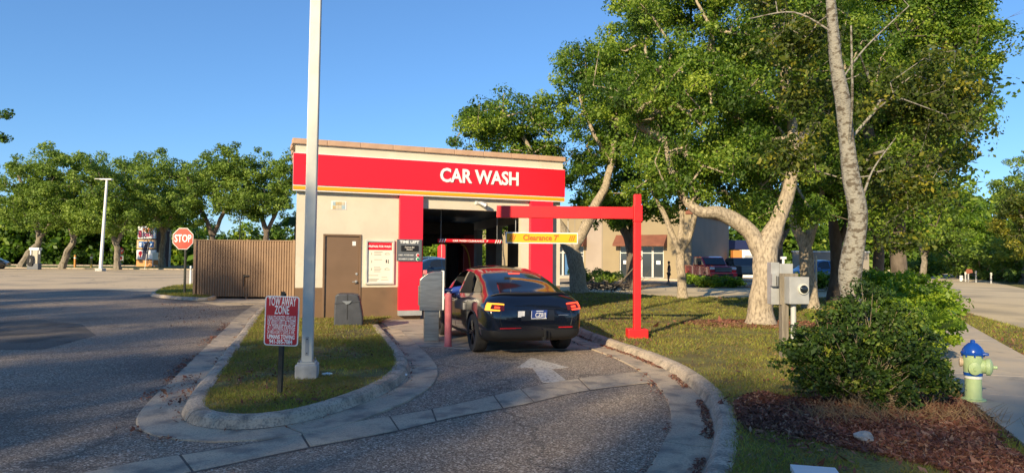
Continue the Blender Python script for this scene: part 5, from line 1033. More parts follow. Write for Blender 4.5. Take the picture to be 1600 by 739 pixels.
# ------------------------------------------------------------------ left background objects
p = g(52, 421, 0); am = thing('air_machine', 'white and grey tyre air machine with looped black hose under the left trees', 'air machine', p, 0); u = p.y/FPX
MB().bbox(-7*u, 10*u, -.3, .3, 0, 9*u, M_grey, .03).build('base', am); MB().bbox(0*u, 8*u, -.2, .3, 9*u, 30*u, mat('beige_cabinet', (.42, .38, .30), .6), .03).build('cabinet', am); MB().bbox(-5*u, 10*u, -.25, .3, 30*u, 34*u, M_white, .03).bbox(-5*u, -3*u, -.1, .1, 9*u, 31*u, M_white, .01).bbox(8.6*u, 10*u, -.1, .1, 24*u, 31*u, M_white, .01).build('frame', am)
mb = MB()
for k in range(3): mb.tube([((-3+k*1.5+2.6*math.cos(a))*u, -.4, (14+8*math.sin(a))*u) for a in np.linspace(0, 6.28, 18)], .05, M_black, 6)
mb.build('hose', am)
p = g(157, 422, 0.1); st_ = thing('street_lamp', 'white street lamp post with twin flat heads at the edge of the far lot', 'street lamp', p, 0); u = p.y/FPX; h_ = (422-281)*u
MB().tube([(0, 0, 0), (0.4, 0, h_)], [.17, .11], M_white, 10).build('pole', st_); MB().bbox(-.35, .35, -.35, .35, -.1, .18, M_conc, .03).build('base', st_); MB().bbox(-.25, .95, -.2, .2, h_, h_+.12, M_white, .03).bbox(-.75, -.28, -.2, .2, h_+.04, h_+.12, M_lgrey, .02).build('lamp_head', st_)
p = g(230, 416.5, 0); ms = thing('pylon_sign', 'stacked roadside sign with donut shop panel, blue panel and orange base', 'sign', p, R(-18)); u = p.y/FPX; zz2 = lambda py: (416.5-py)*u
MB().bbox(-19*u, 17*u, 0.05, 2.4, 0, zz2(353), mat('dark_brick', (.09, .05, .035), .9), .05).build('pier', ms)
MB().bbox(-18*u, 16*u, -.2, .049, zz2(373), zz2(354), M_white, .03).build('top_panel', ms); MB().bbox(-20*u, 17*u, -.18, .049, zz2(389), zz2(375), mat('tan_band', (.55, .36, .20), .8), .03).build('middle_panel', ms); MB().bbox(-16*u, 14*u, -.21, -.185, zz2(386.5), zz2(377.5), mat('blue_sign', (.02, .14, .42), .5), .01).build('blue_board', ms)
MB().bbox(-20*u, 17*u, -.18, .049, zz2(405), zz2(390.5), M_white, .03).build('lower_panel', ms); MB().bbox(-20*u, 17*u, -.16, .049, 0, zz2(406), mat('orange_brick', (.55, .27, .10), .85), .02).build('plinth', ms)
text("DUNKIN'", .75, mat('donut_orange', (.75, .22, .04), .5), 'lettering', ms, Matrix.Translation((2*u, -.215, zz2(359.5))) @ FRONT, bold=.03, width=20*u, depth=.02); text('DONUTS', .75, mat('donut_pink', (.55, .03, .12), .5), 'lettering', ms, Matrix.Translation((2*u, -.215, zz2(367.5))) @ FRONT, bold=.03, width=20*u, depth=.02)
MB().bbox(-16*u, -10*u, -.23, -.201, zz2(371), zz2(360), mat('donut_pink2', (.55, .06, .12), .5), .1).build('cup_emblem', ms); text('Spectrum', .6, M_whitelet, 'lettering', ms, Matrix.Translation((2*u, -.222, zz2(382))) @ FRONT, bold=.01, width=18*u, depth=.02)
MB().lathe([(.25, 0), (.25, .03)], M_whitelet, 14, Matrix.Translation((-12*u, -.211, zz2(382))) @ FRONT).build('round_emblem', ms); MB().lathe([(.33, 0), (.33, .03)], M_red, 8, Matrix.Translation((-12*u, -.181, zz2(396))) @ FRONT).bbox(-13.4*u, -10.6*u, -.21, -.185, zz2(402), zz2(397), M_red, .01).build('shell_emblem', ms)
p = g(229, 421, 0); ff = thing('feather_flag', 'navy feather flag with white tail before the roadside sign', 'flag', p, R(6)); MB().tube([(-.2, 0, 0), (0, 0, 2), (.2, 0, 3.1)], .03, M_white, 6).build('pole', ff)
MB().prism([(-.55, 1.1), (0.05, 1.0), (.15, 2.2), (.35, 3.0), (.1, 3.25), (-.25, 2.9), (-.45, 2.0)], -.02, .02, mat('flag_navy', (.012, .016, .05), .7), 'y').build('cloth', ff)
p = g(243, 418, 0); t_ = thing('a_board', 'small white and orange board beside the feather flag', 'board', p, R(-5)); MB().bbox(-.45, .45, -.05, .05, .2, 2.0, M_white, .02).build('panel', t_); MB().bbox(-.3, .4, -.07, -.051, .3, 1.0, mat('orange_board', (.6, .22, .05), .5), .01).build('print', t_)
for x in (-.4, .4): MB().box(t_.location.x*0+x-.03, x+.03, -.04, .04, 0, .2, M_black).build('leg', t_)
p = g(187.5, 419, 0); t_ = thing('stop_sign', 'small far red STOP sign with a white and red plate below, by the second oak', 'sign', p, R(10)); u = p.y/FPX; MB().tube([(0, 0, 0), (0, 0, 30*u)], .05, M_lgrey, 8).build('post', t_)
MB().prism([(5.5*u*math.cos(R(22.5+45*i)), 5.5*u*math.sin(R(22.5+45*i))+27*u) for i in range(8)], -.06, -.02, M_stopred, 'y').build('plate', t_); text('STOP', .4, M_whitelet, 'lettering', t_, Matrix.Translation((0, -.07, 27*u)) @ FRONT, bold=.01, width=8*u)
MB().box(-4.5*u, 4.5*u, -.06, -.02, 12*u, 20*u, M_white).build('lower_plate', t_); MB().lathe([(3*u, 0), (3*u, .02)], M_stopred, 14, Matrix.Translation((0, -.061, 16*u)) @ FRONT).build('red_roundel', t_)
for px, py, h_, c_, lab in ((117, 418, 1.5, (.6, .25, .05), 'orange marker post on the far verge'), (142.5, 419.5, 1.6, (.25, .2, .05), 'dark yellow marker post near the white street lamp'), (18.5, 404, 2.2, (.5, .1, .08), 'red and white marker post at the left edge')):
    p = g(px, py, 0); t_ = thing('marker_post', lab, 'post', p); MB().lathe([(.13, 0), (.13, h_), (.05, h_+.08)], mat('post_'+str(px).replace('.', '_'), c_, .6), 10).build('tube', t_); MB().lathe([(.135, h_*.75), (.135, h_*.85)], M_white, 10).build('band', t_)
for px, py0, py1, r0, lab in ((264.5, 418, 361, .14, 'pale steel utility pole right of the roadside sign'), (373, 415, 343, .12, 'thin dark utility pole rising behind the refuse enclosure')):
    p = g(px, py0, 0); t_ = thing('utility_pole', lab, 'pole', p); h_ = (py0-py1)*p.y/FPX; MB().tube([(0, 0, 0), (0.1, 0, h_)], [r0, r0*.7], M_lgrey if px < 300 else M_black, 8).build('pole', t_); MB().bbox(-.3, .5, -.1, .1, h_, h_+.1, M_lgrey, .02).build('lamp_head', t_)
# red and white flag seen through the bay, white bollard and signs along the right road
p = at(690, 400, 60); t_ = thing('red_banner', 'red and white banner flag standing beyond the bay exit', 'flag', (p.x, 60, 0), 0); MB().tube([(0, 0, 0), (0, 0, 3.0)], .04, M_lgrey, 6).build('pole', t_); MB().prism([(-.35, 1.1), (.35, 1.1), (.45, 2.4), (.1, 3.0), (-.35, 2.6)], -.03, .03, M_red, 'y').build('cloth', t_); MB().prism([(.36, 1.1), (.75, 1.2), (.6, 2.3), (.44, 2.2)], -.02, .02, M_white, 'y').build('trim', t_)
p = g(1502, 439, KT); t_ = thing('white_bollard', 'short white post beside the road at the right', 'bollard', p); MB().lathe([(.13, 0), (.13, 8*p.y/FPX), (.08, 8.6*p.y/FPX)], M_white, 12).build('tube', t_); MB().lathe([(.132, .3), (.132, .36)], M_lgrey, 12).build('band', t_)
for px, py, hpx, lab, kind in ((1508.5, 440, 15, 'thin grey signpost, leftmost of the row along the right road', 0), (1513, 440, 19, 'red and orange sign on a thin post along the right road', 1), (1525, 441, 18, 'tall thin grey signpost, right of the red sign along the road', 0), (1548.5, 443, 17, 'pale signpost nearest the right edge along the road', 0)):
    p = g(px, py, KT); h_ = hpx*p.y/FPX; t_ = thing('road_signpost', lab, 'sign', p, R(-20), 'signposts along the right road'); MB().box(-.045, .045, -.03, .03, 0, h_, M_lgrey).build('post', t_)
    if kind: MB().prism([(-.28, h_-.38), (.3, h_-.25), (.25, h_), (-.1, h_+.05)], -.06, -.031, mat('orange_red_sign', (.22, .06, .03), .5), 'y').build('plate', t_)
    else: MB().box(-.06, .06, -.05, -.031, h_-.2, h_, M_galv).build('plate', t_)
p = g(1275.5, 472, KT); t_ = thing('thin_post', 'thin pale steel post behind the meter, in front of the low wall', 'post', p); MB().tube([(0, 0, 0), (0, 0, 72*p.y/FPX)], .035, M_galv, 8).build('tube', t_); MB().lathe([(.06, 0), (.06, .03)], M_galv, 8).build('foot', t_)
# ------------------------------------------------------------------ near oaks on the lawn
def lp_(Y, pts, dy=()):     # limb from measured points: (px, py, radius[, Y])
    return [(*at(a[0], a[1], a[3] if len(a) > 3 else Y), a[2]) for a in pts]
def bl(px, py, Y, rx, ry, rz): p = at(px, py, Y); return (p.x, p.y, p.z, rx, ry, rz)
b1 = g(1190, 506, KT); Y1 = b1.y
L1 = [[(b1.x, b1.y, KT-.05, .34)]+lp_(Y1, [(1191, 470, .30), (1194, 430, .285), (1200, 392, .30), (1218, 345, .20), (1233, 300, .165), (1243, 250, .14), (1238, 195, .12, Y1+.3), (1225, 120, .12, Y1+.6), (1232, 30, .07, Y1+.8)]),
      lp_(Y1, [(1196, 405, .25), (1178, 368, .215), (1150, 345, .185), (1120, 333, .165), (1093, 331, .15), (1070, 310, .10, Y1+.3), (1050, 270, .08, Y1+.6), (1040, 220, .05, Y1+.8)]),
      lp_(Y1, [(1240, 235, .12), (1270, 190, .09, Y1+1), (1300, 140, .06, Y1+1.5)])]
tree('oak_tree', 'big pale barked oak forking low, its left limb arching towards the red gantry', 'tree', L1,
     [bl(1110, 170, Y1+.6, 2.4, 2.4, 2.3), bl(1050, 260, Y1+.6, 1.3, 1.6, 1.1), bl(1130, 270, Y1+1, 1.3, 1.4, .9), bl(1200, 100, Y1+1, 2.4, 2.4, 2.4), bl(1260, 200, Y1+1.6, 1.5, 1.6, 1.8), bl(1180, 320, Y1+1, .9, 1.1, .55), bl(1010, 120, Y1+1, 1.6, 1.8, 2.2), bl(1120, -20, Y1+1, 3.2, 2.6, 1.8), bl(1060, 330, Y1+1.5, .7, .8, .35), bl(1245, 270, Y1-.3, .55, .5, .5), bl(1190, 265, Y1-.4, .9, .6, .6), bl(1260, 330, Y1+1.5, .6, .6, .5), bl(1290, 60, Y1+1.5, 1.8, 2, 2.2)],
     clumps=600, per=270, size=.062, clr=.44, seed=3, gap=.14, bare=14)
Y2 = g(1067, 465, KT).y; b2 = g(1067, 465, KT)
tree('slim_oak_tree', 'slim pale oak with three upright stems at the far edge of the lawn', 'tree',
     [[(b2.x, b2.y, KT-.05, .21)]+lp_(Y2, [(1065, 430, .17), (1062, 385, .165), (1066, 345, .10), (1063, 300, .075), (1060, 240, .06)]), lp_(Y2, [(1062, 395, .14), (1042, 345, .10), (1022, 305, .08), (1010, 270, .05)]), lp_(Y2, [(1065, 390, .14), (1082, 355, .12), (1090, 310, .07), (1095, 260, .05)])],
     [bl(1000, 190, Y2+.5, 2.2, 2.2, 2.3), bl(1055, 140, Y2+1, 2.6, 2.2, 2.6), bl(1025, 260, Y2, 1.5, 1.6, 1.2), bl(1095, 250, Y2, 1.5, 1.6, 1.5), bl(985, 90, Y2+1, 1.6, 2, 1.8), bl(1000, 20, Y2+1, 1.7, 2, 1.6), bl(1055, 300, Y2, 1.4, 1.2, .6)],
     clumps=230, per=220, size=.10, clr=.6, seed=11, bark=M_barkpale if 0 else M_bark, gap=.2, tmean=.55, bare=10)
b3 = g(907, 457, KT); Y3 = b3.y
tree('oak_tree', 'leaning forked oak rising behind the right end of the car wash', 'tree',
     [[(b3.x, b3.y, KT-.05, .38)]+lp_(Y3, [(900, 420, .36), (892, 390, .33), (880, 362, .28), (866, 340, .22), (855, 300, .18), (835, 250, .12), (810, 200, .07)]), lp_(Y3, [(893, 395, .30), (912, 358, .24), (930, 322, .21), (946, 288, .18), (958, 240, .15), (962, 180, .11), (940, 110, .06)]), lp_(Y3, [(955, 255, .12), (930, 215, .09), (905, 150, .06)])],
     [bl(755, 195, Y3, 1.7, 2.2, 1.2), bl(800, 185, Y3+1, 1.8, 2.2, 1.3), bl(860, 200, Y3, 1.9, 2.2, 1.7), bl(920, 130, Y3, 1.7, 2, 1.6), bl(955, 210, Y3+1, 1.9, 2.2, 1.9), bl(895, 95, Y3, 1.1, 1.3, .9), bl(790, 230, Y3+1, 2.4, 2, .9), bl(890, 265, Y3+.5, 1.8, 2, 1.0), bl(950, 300, Y3+1, 1.4, 1.6, .8), bl(725, 215, Y3, .9, 1.2, .8), bl(985, 130, Y3+2, 1.8, 2, 2.2)],
     clumps=360, per=210, size=.095, clr=.52, seed=21, gap=.15, bare=40, tmean=.45)
b4 = g(988, 450, KT); Y4 = 37.0
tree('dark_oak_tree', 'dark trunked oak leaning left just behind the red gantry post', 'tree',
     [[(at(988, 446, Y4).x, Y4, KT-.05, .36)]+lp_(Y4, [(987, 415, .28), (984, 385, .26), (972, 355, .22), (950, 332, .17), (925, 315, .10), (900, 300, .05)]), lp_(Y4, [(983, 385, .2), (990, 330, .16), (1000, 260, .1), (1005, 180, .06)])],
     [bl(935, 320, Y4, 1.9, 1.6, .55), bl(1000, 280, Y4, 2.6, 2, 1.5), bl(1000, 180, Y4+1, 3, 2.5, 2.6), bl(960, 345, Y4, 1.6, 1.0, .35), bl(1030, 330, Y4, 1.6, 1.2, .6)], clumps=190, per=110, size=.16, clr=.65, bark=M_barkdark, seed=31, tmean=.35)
b5 = g(1268, 482, KT); Y5 = b5.y
tree('oak_tree', 'forked oak with sunlit lower trunk directly behind the electric meter', 'tree',
     [[(b5.x, b5.y, KT-.05, .28)]+lp_(Y5, [(1265, 450, .24), (1260, 410, .225), (1254, 378, .20), (1240, 345, .12), (1228, 300, .09), (1215, 240, .07)]), lp_(Y5, [(1258, 390, .16), (1272, 352, .15), (1282, 300, .12), (1290, 230, .09), (1300, 150, .07)])],
     [bl(1225, 230, Y5+1, 2.2, 2, 1.8), bl(1300, 200, Y5+1, 2.6, 2, 2.4), bl(1275, 90, Y5+1, 3.2, 2.4, 2.6), bl(1330, 290, Y5+1, 2, 2, 1.0), bl(1210, 320, Y5+2, 1.8, 1.6, .7)], clumps=260, per=190, size=.095, clr=.6, bark=M_bark, seed=41, tmean=.38)
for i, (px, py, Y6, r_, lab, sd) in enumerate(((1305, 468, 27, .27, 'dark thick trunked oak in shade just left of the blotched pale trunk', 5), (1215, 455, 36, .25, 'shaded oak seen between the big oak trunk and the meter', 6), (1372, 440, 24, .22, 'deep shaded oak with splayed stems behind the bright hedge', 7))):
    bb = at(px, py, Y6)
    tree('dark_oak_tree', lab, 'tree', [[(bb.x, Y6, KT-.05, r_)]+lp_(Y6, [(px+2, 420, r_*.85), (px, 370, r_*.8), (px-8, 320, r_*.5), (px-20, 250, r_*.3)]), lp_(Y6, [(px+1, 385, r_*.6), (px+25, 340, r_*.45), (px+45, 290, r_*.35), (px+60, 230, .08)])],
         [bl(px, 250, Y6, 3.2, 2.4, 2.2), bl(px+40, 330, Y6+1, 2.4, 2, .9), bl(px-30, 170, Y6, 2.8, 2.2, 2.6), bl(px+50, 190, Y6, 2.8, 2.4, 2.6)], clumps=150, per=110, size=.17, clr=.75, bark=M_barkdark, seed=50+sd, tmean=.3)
bb = at(787, 452, 38)
tree('small_oak_tree', 'small leafy oak seen through the openings in the right wall of the car wash', 'tree', [[(bb.x, 38, 0, .2)]+lp_(38, [(787, 430, .16), (785, 395, .14), (780, 360, .1), (770, 330, .06)])], [bl(785, 345, 38, 1.5, 1.3, .9), bl(752, 350, 38.5, 1.3, 1.3, .9), bl(815, 345, 38, 1.1, 1.2, .9), bl(785, 320, 38, 1.8, 1.5, .8)], clumps=110, per=110, size=.12, clr=.45, seed=64, tmean=.6)
bush('bush', 'bright bushes beyond the parked cars, seen through the far end of the bay', 'bush', [(*at(664, 398, 62), 2, 1.4, 1.4), (*at(700, 396, 62), 2.2, 1.4, 1.5), (*at(735, 398, 63), 2, 1.4, 1.3), (*at(640, 396, 63), 2, 1.4, 1.6)], (at(680, 400, 62).x, 62, 0), 110, 90, .2, .6, M_leafyel, seed=65, stems=20, tmean=.45, sr=.03)
# large oak that makes the right hand edge of the canopy
Y7 = 20.5; b7 = at(1405, 470, Y7)
tree('oak_tree', 'broad oak whose crown makes the ragged right edge of the canopy against the sky', 'tree',
     [[(b7.x, Y7, KT-.05, .27)]+lp_(Y7, [(1405, 430, .23), (1400, 370, .21), (1405, 310, .19), (1425, 240, .2), (1450, 160, .14), (1480, 80, .08)]), lp_(Y7, [(1402, 330, .22), (1375, 260, .17), (1350, 180, .13), (1335, 90, .08)]), lp_(Y7, [(1410, 300, .18), (1455, 255, .13), (1490, 215, .08), (1520, 190, .04)])],
     [bl(1450, 60, Y7, 2.4, 2.4, 2.2), bl(1500, 110, Y7, 1.35, 2, 1.7), bl(1480, 20, Y7, 1.3, 2, 1.4), bl(1400, 140, Y7, 2.2, 2.2, 2.4), bl(1360, 50, Y7, 2.2, 2.2, 2.2), bl(1470, 195, Y7, 1.1, 1.5, .75), bl(1500, 40, Y7+1, 1.3, 1.5, 1.6), bl(1430, 215, Y7+.5, 1.2, 1.6, .8), bl(1380, 260, Y7, 2.0, 2.0, 1.1), bl(1400, 330, Y7-.5, 1.5, 1.4, .8), bl(1350, 330, Y7, 1.2, 1.2, .8), bl(1440, 350, Y7+1, 1.0, 1.0, .6), bl(1425, 290, Y7+1, 1.4, 1.6, .9), bl(1420, -40, Y7, 2.6, 2.5, 1.6)],
     clumps=560, per=200, size=.072, clr=.46, seed=71, gap=.12, bare=130, tmean=.5, bark=M_barkdark)
# near blotched trunk with olive foliage
b8 = Vector((at(1348, 600, 8.2).x, 8.2, KT)); Y8 = 8.2
NT = [[(b8.x, b8.y, KT-.05, .15)]+lp_(Y8, [(1345, 560, .135), (1336, 470, .132), (1329, 400, .125), (1333, 330, .108), (1326, 250, .09), (1316, 170, .085), (1305, 80, .07), (1294, -10, .055), (1280, -120, .04)]),
      lp_(Y8, [(1332, 345, .02), (1350, 300, .014), (1366, 262, .010, Y8+.1), (1400, 215, .006, Y8+.2)]), lp_(Y8, [(1326, 240, .02), (1331, 150, .014, Y8-.3), (1330, 40, .01, Y8-.4)]), lp_(Y8, [(1312, 130, .014), (1352, 75, .010, Y8+.2), (1420, 10, .006, Y8+.3)]), lp_(Y8, [(1300, 50, .013), (1240, 20, .010, Y8+.1), (1170, 30, .005, Y8+.2)])]
tree('blotched_bark_tree', 'slender tree with pale blotched bark growing out of the foreground shrub', 'tree', NT,
     [bl(1250, 60, Y8+.6, .62, .5, .62), bl(1240, 250, Y8+.8, .45, .4, .42), bl(1400, 170, Y8+.8, .85, .6, .95), bl(1420, 290, Y8+1, .7, .5, .65), bl(1480, 160, Y8+1, .6, .5, .9), bl(1360, 250, Y8+.5, .4, .4, .6), bl(1190, -10, Y8+.5, .5, .5, .3), bl(1440, 60, Y8+1, .75, .7, .6), bl(1350, -30, Y8+.6, 1.2, .8, .4), bl(1400, 380, Y8+1.3, .4, .3, .2), bl(1250, 160, Y8+1, .5, .4, .5)],
     clumps=420, per=55, size=.045, clr=.22, bark=M_barkpale, leaf=M_leafnear, seed=81, twr=.0016, gap=.12, bare=160, tmean=.42, shell=.3, sides=18)
# foreground shrub and hedge
sb = g(1368, 640, KT)
S0 = (sb.x, sb.y+.25, KT)
bush('shrub', 'large dark straggly shrub in the red mulch beside the hydrant', 'shrub',
     [(sb.x-.35, sb.y+.25, .66, .52, .5, .46), (sb.x+.35, sb.y+.25, .62, .52, .5, .44), (sb.x, sb.y+.2, .98, .55, .45, .42), (sb.x+.05, sb.y+.05, .5, .7, .4, .36), (sb.x-.66, sb.y+.3, .62, .26, .3, .32), (sb.x+.72, sb.y+.2, .46, .22, .3, .27), (sb.x+.08, sb.y+.25, 1.28, .34, .3, .26)],
     S0, 400, 80, .033, .115, M_shrub, seed=5, stems=380, tmean=.18, sp=.30, sr=.005)  # leaf tint lowered: shade over the shrub put into its colour
hb_ = g(1420, 520, KT)
bush('hedge', 'bright yellow-green clipped hedge behind the dark shrub, beside the road', 'hedge',
     [(*at(1385, 462, 11.5), .55, .9, .42), (*at(1420, 465, 13), .7, 1.2, .42), (*at(1445, 472, 12), .35, .9, .36), (*at(1380, 500, 11), .6, .9, .5), (*at(1430, 510, 11), .55, 1, .5), (*at(1370, 445, 13.5), .5, .9, .3)],
     (hb_.x, hb_.y, KT), 300, 80, .055, .17, M_leafyel, seed=6, stems=60, tmean=.5, sp=.2)
# fan palm seedling
fp = g(1425, 560, KT); fp = Vector((at(1425, 500, 9.6).x, 9.6, KT)); pr = thing('fan_palm', 'young fan palm with thin drooping leaflets between shrub and hedge', 'palm', fp)
for k in range(11):
    a = k*2.4; el_ = R(random.uniform(35, 75)); L = random.uniform(.45, .7); dirn = Vector((math.cos(a)*math.cos(el_), math.sin(a)*math.cos(el_), math.sin(el_))); tip = dirn*L+Vector((0, 0, .25)); mb = MB(); side = dirn.cross(Vector((0, 0, 1))).normalized(); upv = side.cross(dirn)
    mb.tube([(0, 0, 0), tip*.5, tip], .006, M_leafyel, 4)
    for j in range(13):
        b_ = R(-75+12.5*j); d2 = (dirn*math.cos(b_)+side*math.sin(b_)).normalized(); l2 = .34*(1-.25*abs(b_)); p1 = tip+d2*l2*.6; p2 = tip+d2*l2-Vector((0, 0, .09)); wv = upv.cross(d2)*.009
        mb.add([tip-wv*.4, tip+wv*.4, p1+wv, p1-wv, p2], [(0, 1, 2, 3), (3, 2, 4)], M_leafyel)
    mb.build('frond', pr)
# brush pile and beds before the shops
p = at(955, 452, 33); br = thing('brush_pile', 'heap of cut dead branches on the lawn edge behind the dark car', 'brush pile', (p.x, 33.5, KT)); A = []; B = []; ra = []; rb = []; rg = np.random.default_rng(9)
for k in range(110):
    a = rg.uniform(-1.6, 1.6); p0 = np.array([a, rg.uniform(-.5, .5), rg.uniform(0, .25)]); d_ = rg.normal(size=3)*np.array([1, .5, .45]); d_[2] = abs(d_[2]); L = rg.uniform(.4, 1.1); p1 = p0+d_*L*.6; A.append(p0); B.append(p1); r = rg.uniform(.008, .03); ra.append(r); rb.append(r*.4)
    for q in range(2): p2 = p1+rg.normal(size=3)*.3; A.append((p0+p1)/2); B.append(p2); ra.append(r*.5); rb.append(r*.2)
A.append(np.array([.2, 0, 0])); B.append(np.array([1.6, 0, 1.6])); ra.append(.06); rb.append(.03); A.append(np.array([1.6, 0, 1.6])); B.append(np.array([1.2, 0.1, 2.2])); ra.append(.03); rb.append(.015)
segs_mesh('branches', A, B, ra, rb, M_barkdark, br)
labs = ['low green bush at the left end of the shop bed, behind the leaning oak', 'low bush in the shop bed, left of the red gantry post', 'low bush right of the walking person', 'yellow-green bush at the nose of the red pickup', 'low bush before the red pickup', 'bush just right of the red pickup, by the white tanks', 'bush at the foot of the leaning blue wall right of the meter', 'bush behind the thin steel post']
for i, (px, py, Y, s_) in enumerate(((915, 437, 46, .8), (950, 438, 44, .8), (1085, 441, 42, .6), (1105, 444, 41, .5), (1120, 446, 40.5, .42), (1142, 445, 41, .5), (1268, 435, 38, .9), (1290, 437, 37, .9))):
    p = at(px, py, Y); bush('bush', labs[i].replace('leaning blue', 'low grey'), 'bush', [(p.x-s_*.6, Y, .6*s_+.1, s_, s_*.8, .5*s_), (p.x+s_*.7, Y, .5*s_+.1, s_*.8, s_*.8, .42*s_)], (p.x, Y, .06), 34, 60, .13, .28, M_leafyel if i in (2, 3, 4, 5) else M_leaf, 'bushes in the shop beds', 90+i, 10, tmean=.5)
# ------------------------------------------------------------------ far trees (shared crowns)
def far_tree(name, label, px, pyb, Y, wpx, pytop, seed, lean=0, bark=None, leaf=None, pylow=385, clumps=230, per=130, fork=True, tm=.5):
    u = Y/FPX; b_ = at(px, pyb, Y); zt_ = at(px, pytop, Y).z; zl = at(px, pylow, Y).z; W2_ = wpx*u/2; rgs = random.Random(seed); H = zt_-zl
    bx = b_.x+lean*u
    limbs = [[(b_.x, Y, 0, max(.22, 5*u)), (b_.x+lean*u*.35, Y, zl*.45, 4.6*u), (b_.x+lean*u*.8, Y, zl*.85, 4.0*u), (bx-W2_*.3, Y, zl+H*.35, 3*u), (bx-W2_*.5, Y, zl+H*.65, 1.5*u)], [(b_.x+lean*u*.7, Y, zl*.75, 3.2*u), (bx+W2_*.25, Y, zl+H*.25, 3*u), (bx+W2_*.5, Y, zl+H*.6, 1.4*u)]]
    blobs = [(bx, Y, zl+H*.52, W2_*.85, W2_*.8, H*.50), (bx, Y-W2_*.3, zl+H*.25, W2_*.95, W2_*.7, H*.25)]
    for k in range(7): a = rgs.uniform(0, 6.28); blobs.append((bx+W2_*.75*math.cos(k*.9), Y+W2_*.4*math.sin(a), zl+H*rgs.uniform(.15, .8), W2_*.42, W2_*.42, H*.24))
    return tree(name, label, 'tree', limbs, blobs, clumps=clumps, per=per, size=2.6*u, clr=11*u, bark=bark or M_barkmid, leaf=leaf or M_leaffar, seed=seed, twr=.45*u*.35, gap=.25, tmean=tm, sides=8)
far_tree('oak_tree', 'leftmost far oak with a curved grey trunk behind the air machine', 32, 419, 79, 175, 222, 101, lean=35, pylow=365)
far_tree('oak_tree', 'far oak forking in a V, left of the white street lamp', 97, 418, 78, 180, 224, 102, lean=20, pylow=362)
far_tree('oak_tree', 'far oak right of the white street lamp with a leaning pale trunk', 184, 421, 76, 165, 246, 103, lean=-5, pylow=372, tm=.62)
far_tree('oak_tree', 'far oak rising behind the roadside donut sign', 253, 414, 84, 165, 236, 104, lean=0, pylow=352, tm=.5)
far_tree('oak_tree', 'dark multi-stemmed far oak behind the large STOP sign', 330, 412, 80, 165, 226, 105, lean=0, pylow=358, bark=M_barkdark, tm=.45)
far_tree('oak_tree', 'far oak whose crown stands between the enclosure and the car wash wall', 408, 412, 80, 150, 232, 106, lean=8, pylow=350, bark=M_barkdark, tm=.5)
# wood that closes the view behind
def wood(name, spans, seed, leaf, n, size, clr, per=60, tmean=.3):
    rg = np.random.default_rng(seed); cen = []
    for (x0, x1, Y, pt, pb) in spans:
        for _ in range(int(n*(x1-x0)/100)):
            x = rg.uniform(x0, x1); top_ = pt+9*math.sin(x*.11)+6*math.sin(x*.37+1); y = rg.uniform(0, 1)**1.0*(pb-top_)+top_; q = at(x, y, Y+rg.uniform(-3, 3)); cen.append((q.x, q.y, q.z))
    o = foliage(name, None, np.array(cen), clr, per, size, leaf, rg, tmean=tmean); o['kind'] = 'stuff'; return o
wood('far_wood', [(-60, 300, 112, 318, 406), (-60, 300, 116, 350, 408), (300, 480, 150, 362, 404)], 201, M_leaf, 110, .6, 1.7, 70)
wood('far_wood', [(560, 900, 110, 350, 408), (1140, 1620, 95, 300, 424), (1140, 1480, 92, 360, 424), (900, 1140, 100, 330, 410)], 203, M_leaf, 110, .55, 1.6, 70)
# palm and pine tops at the left
q = at(460, 345, 95); t_ = thing('palm_tree', 'small palm crown showing beside the left wall of the car wash', 'palm', (q.x, 95, 0)); MB().tube([(0, 0, 0), (.2, 0, q.z)], [.2, .14], M_barkdark, 8).build('trunk', t_)
for k in range(16):
    a = k*.39*6.28/2.45; mb = MB(); pts = [Vector((math.cos(a)*s_, math.sin(a)*s_, .7*math.sin(min(3, s_*1.3))-.14*s_*s_)) for s_ in np.linspace(0, 2.4, 7)]
    for i in range(6): s_ = Vector((-math.sin(a), math.cos(a), 0)); mb.add([pts[i]+s_*.35, pts[i+1]+s_*.3+Vector((0, 0, -.1)), pts[i+1], pts[i]], [(0, 1, 2, 3)], M_leaf); mb.add([pts[i]-s_*.35, pts[i+1]-s_*.3+Vector((0, 0, -.1)), pts[i+1], pts[i]], [(0, 1, 2, 3)], M_leaf)
    o = mb.build('frond', t_); o.location = (.2, 0, q.z)
q = at(-30, 200, 62)
tree('pine_tree', 'dark pine reaching in at the upper left edge of the picture', 'tree', [[(q.x, 62, 0, .35), (q.x+.1, 62, 6, .28), (q.x, 62, 13, .2), (q.x, 62, 18, .1)]], [bl(8, 180, 62, 1.0, .8, .4), bl(2, 215, 62, .9, .8, .5), bl(-30, 195, 62, 1.2, 1.2, 2.2), bl(-45, 150, 62, 1.5, 1.5, 2.0)], clumps=60, per=70, size=.2, clr=.4, bark=M_barkdark, leaf=M_leaf, seed=120, tmean=.15)
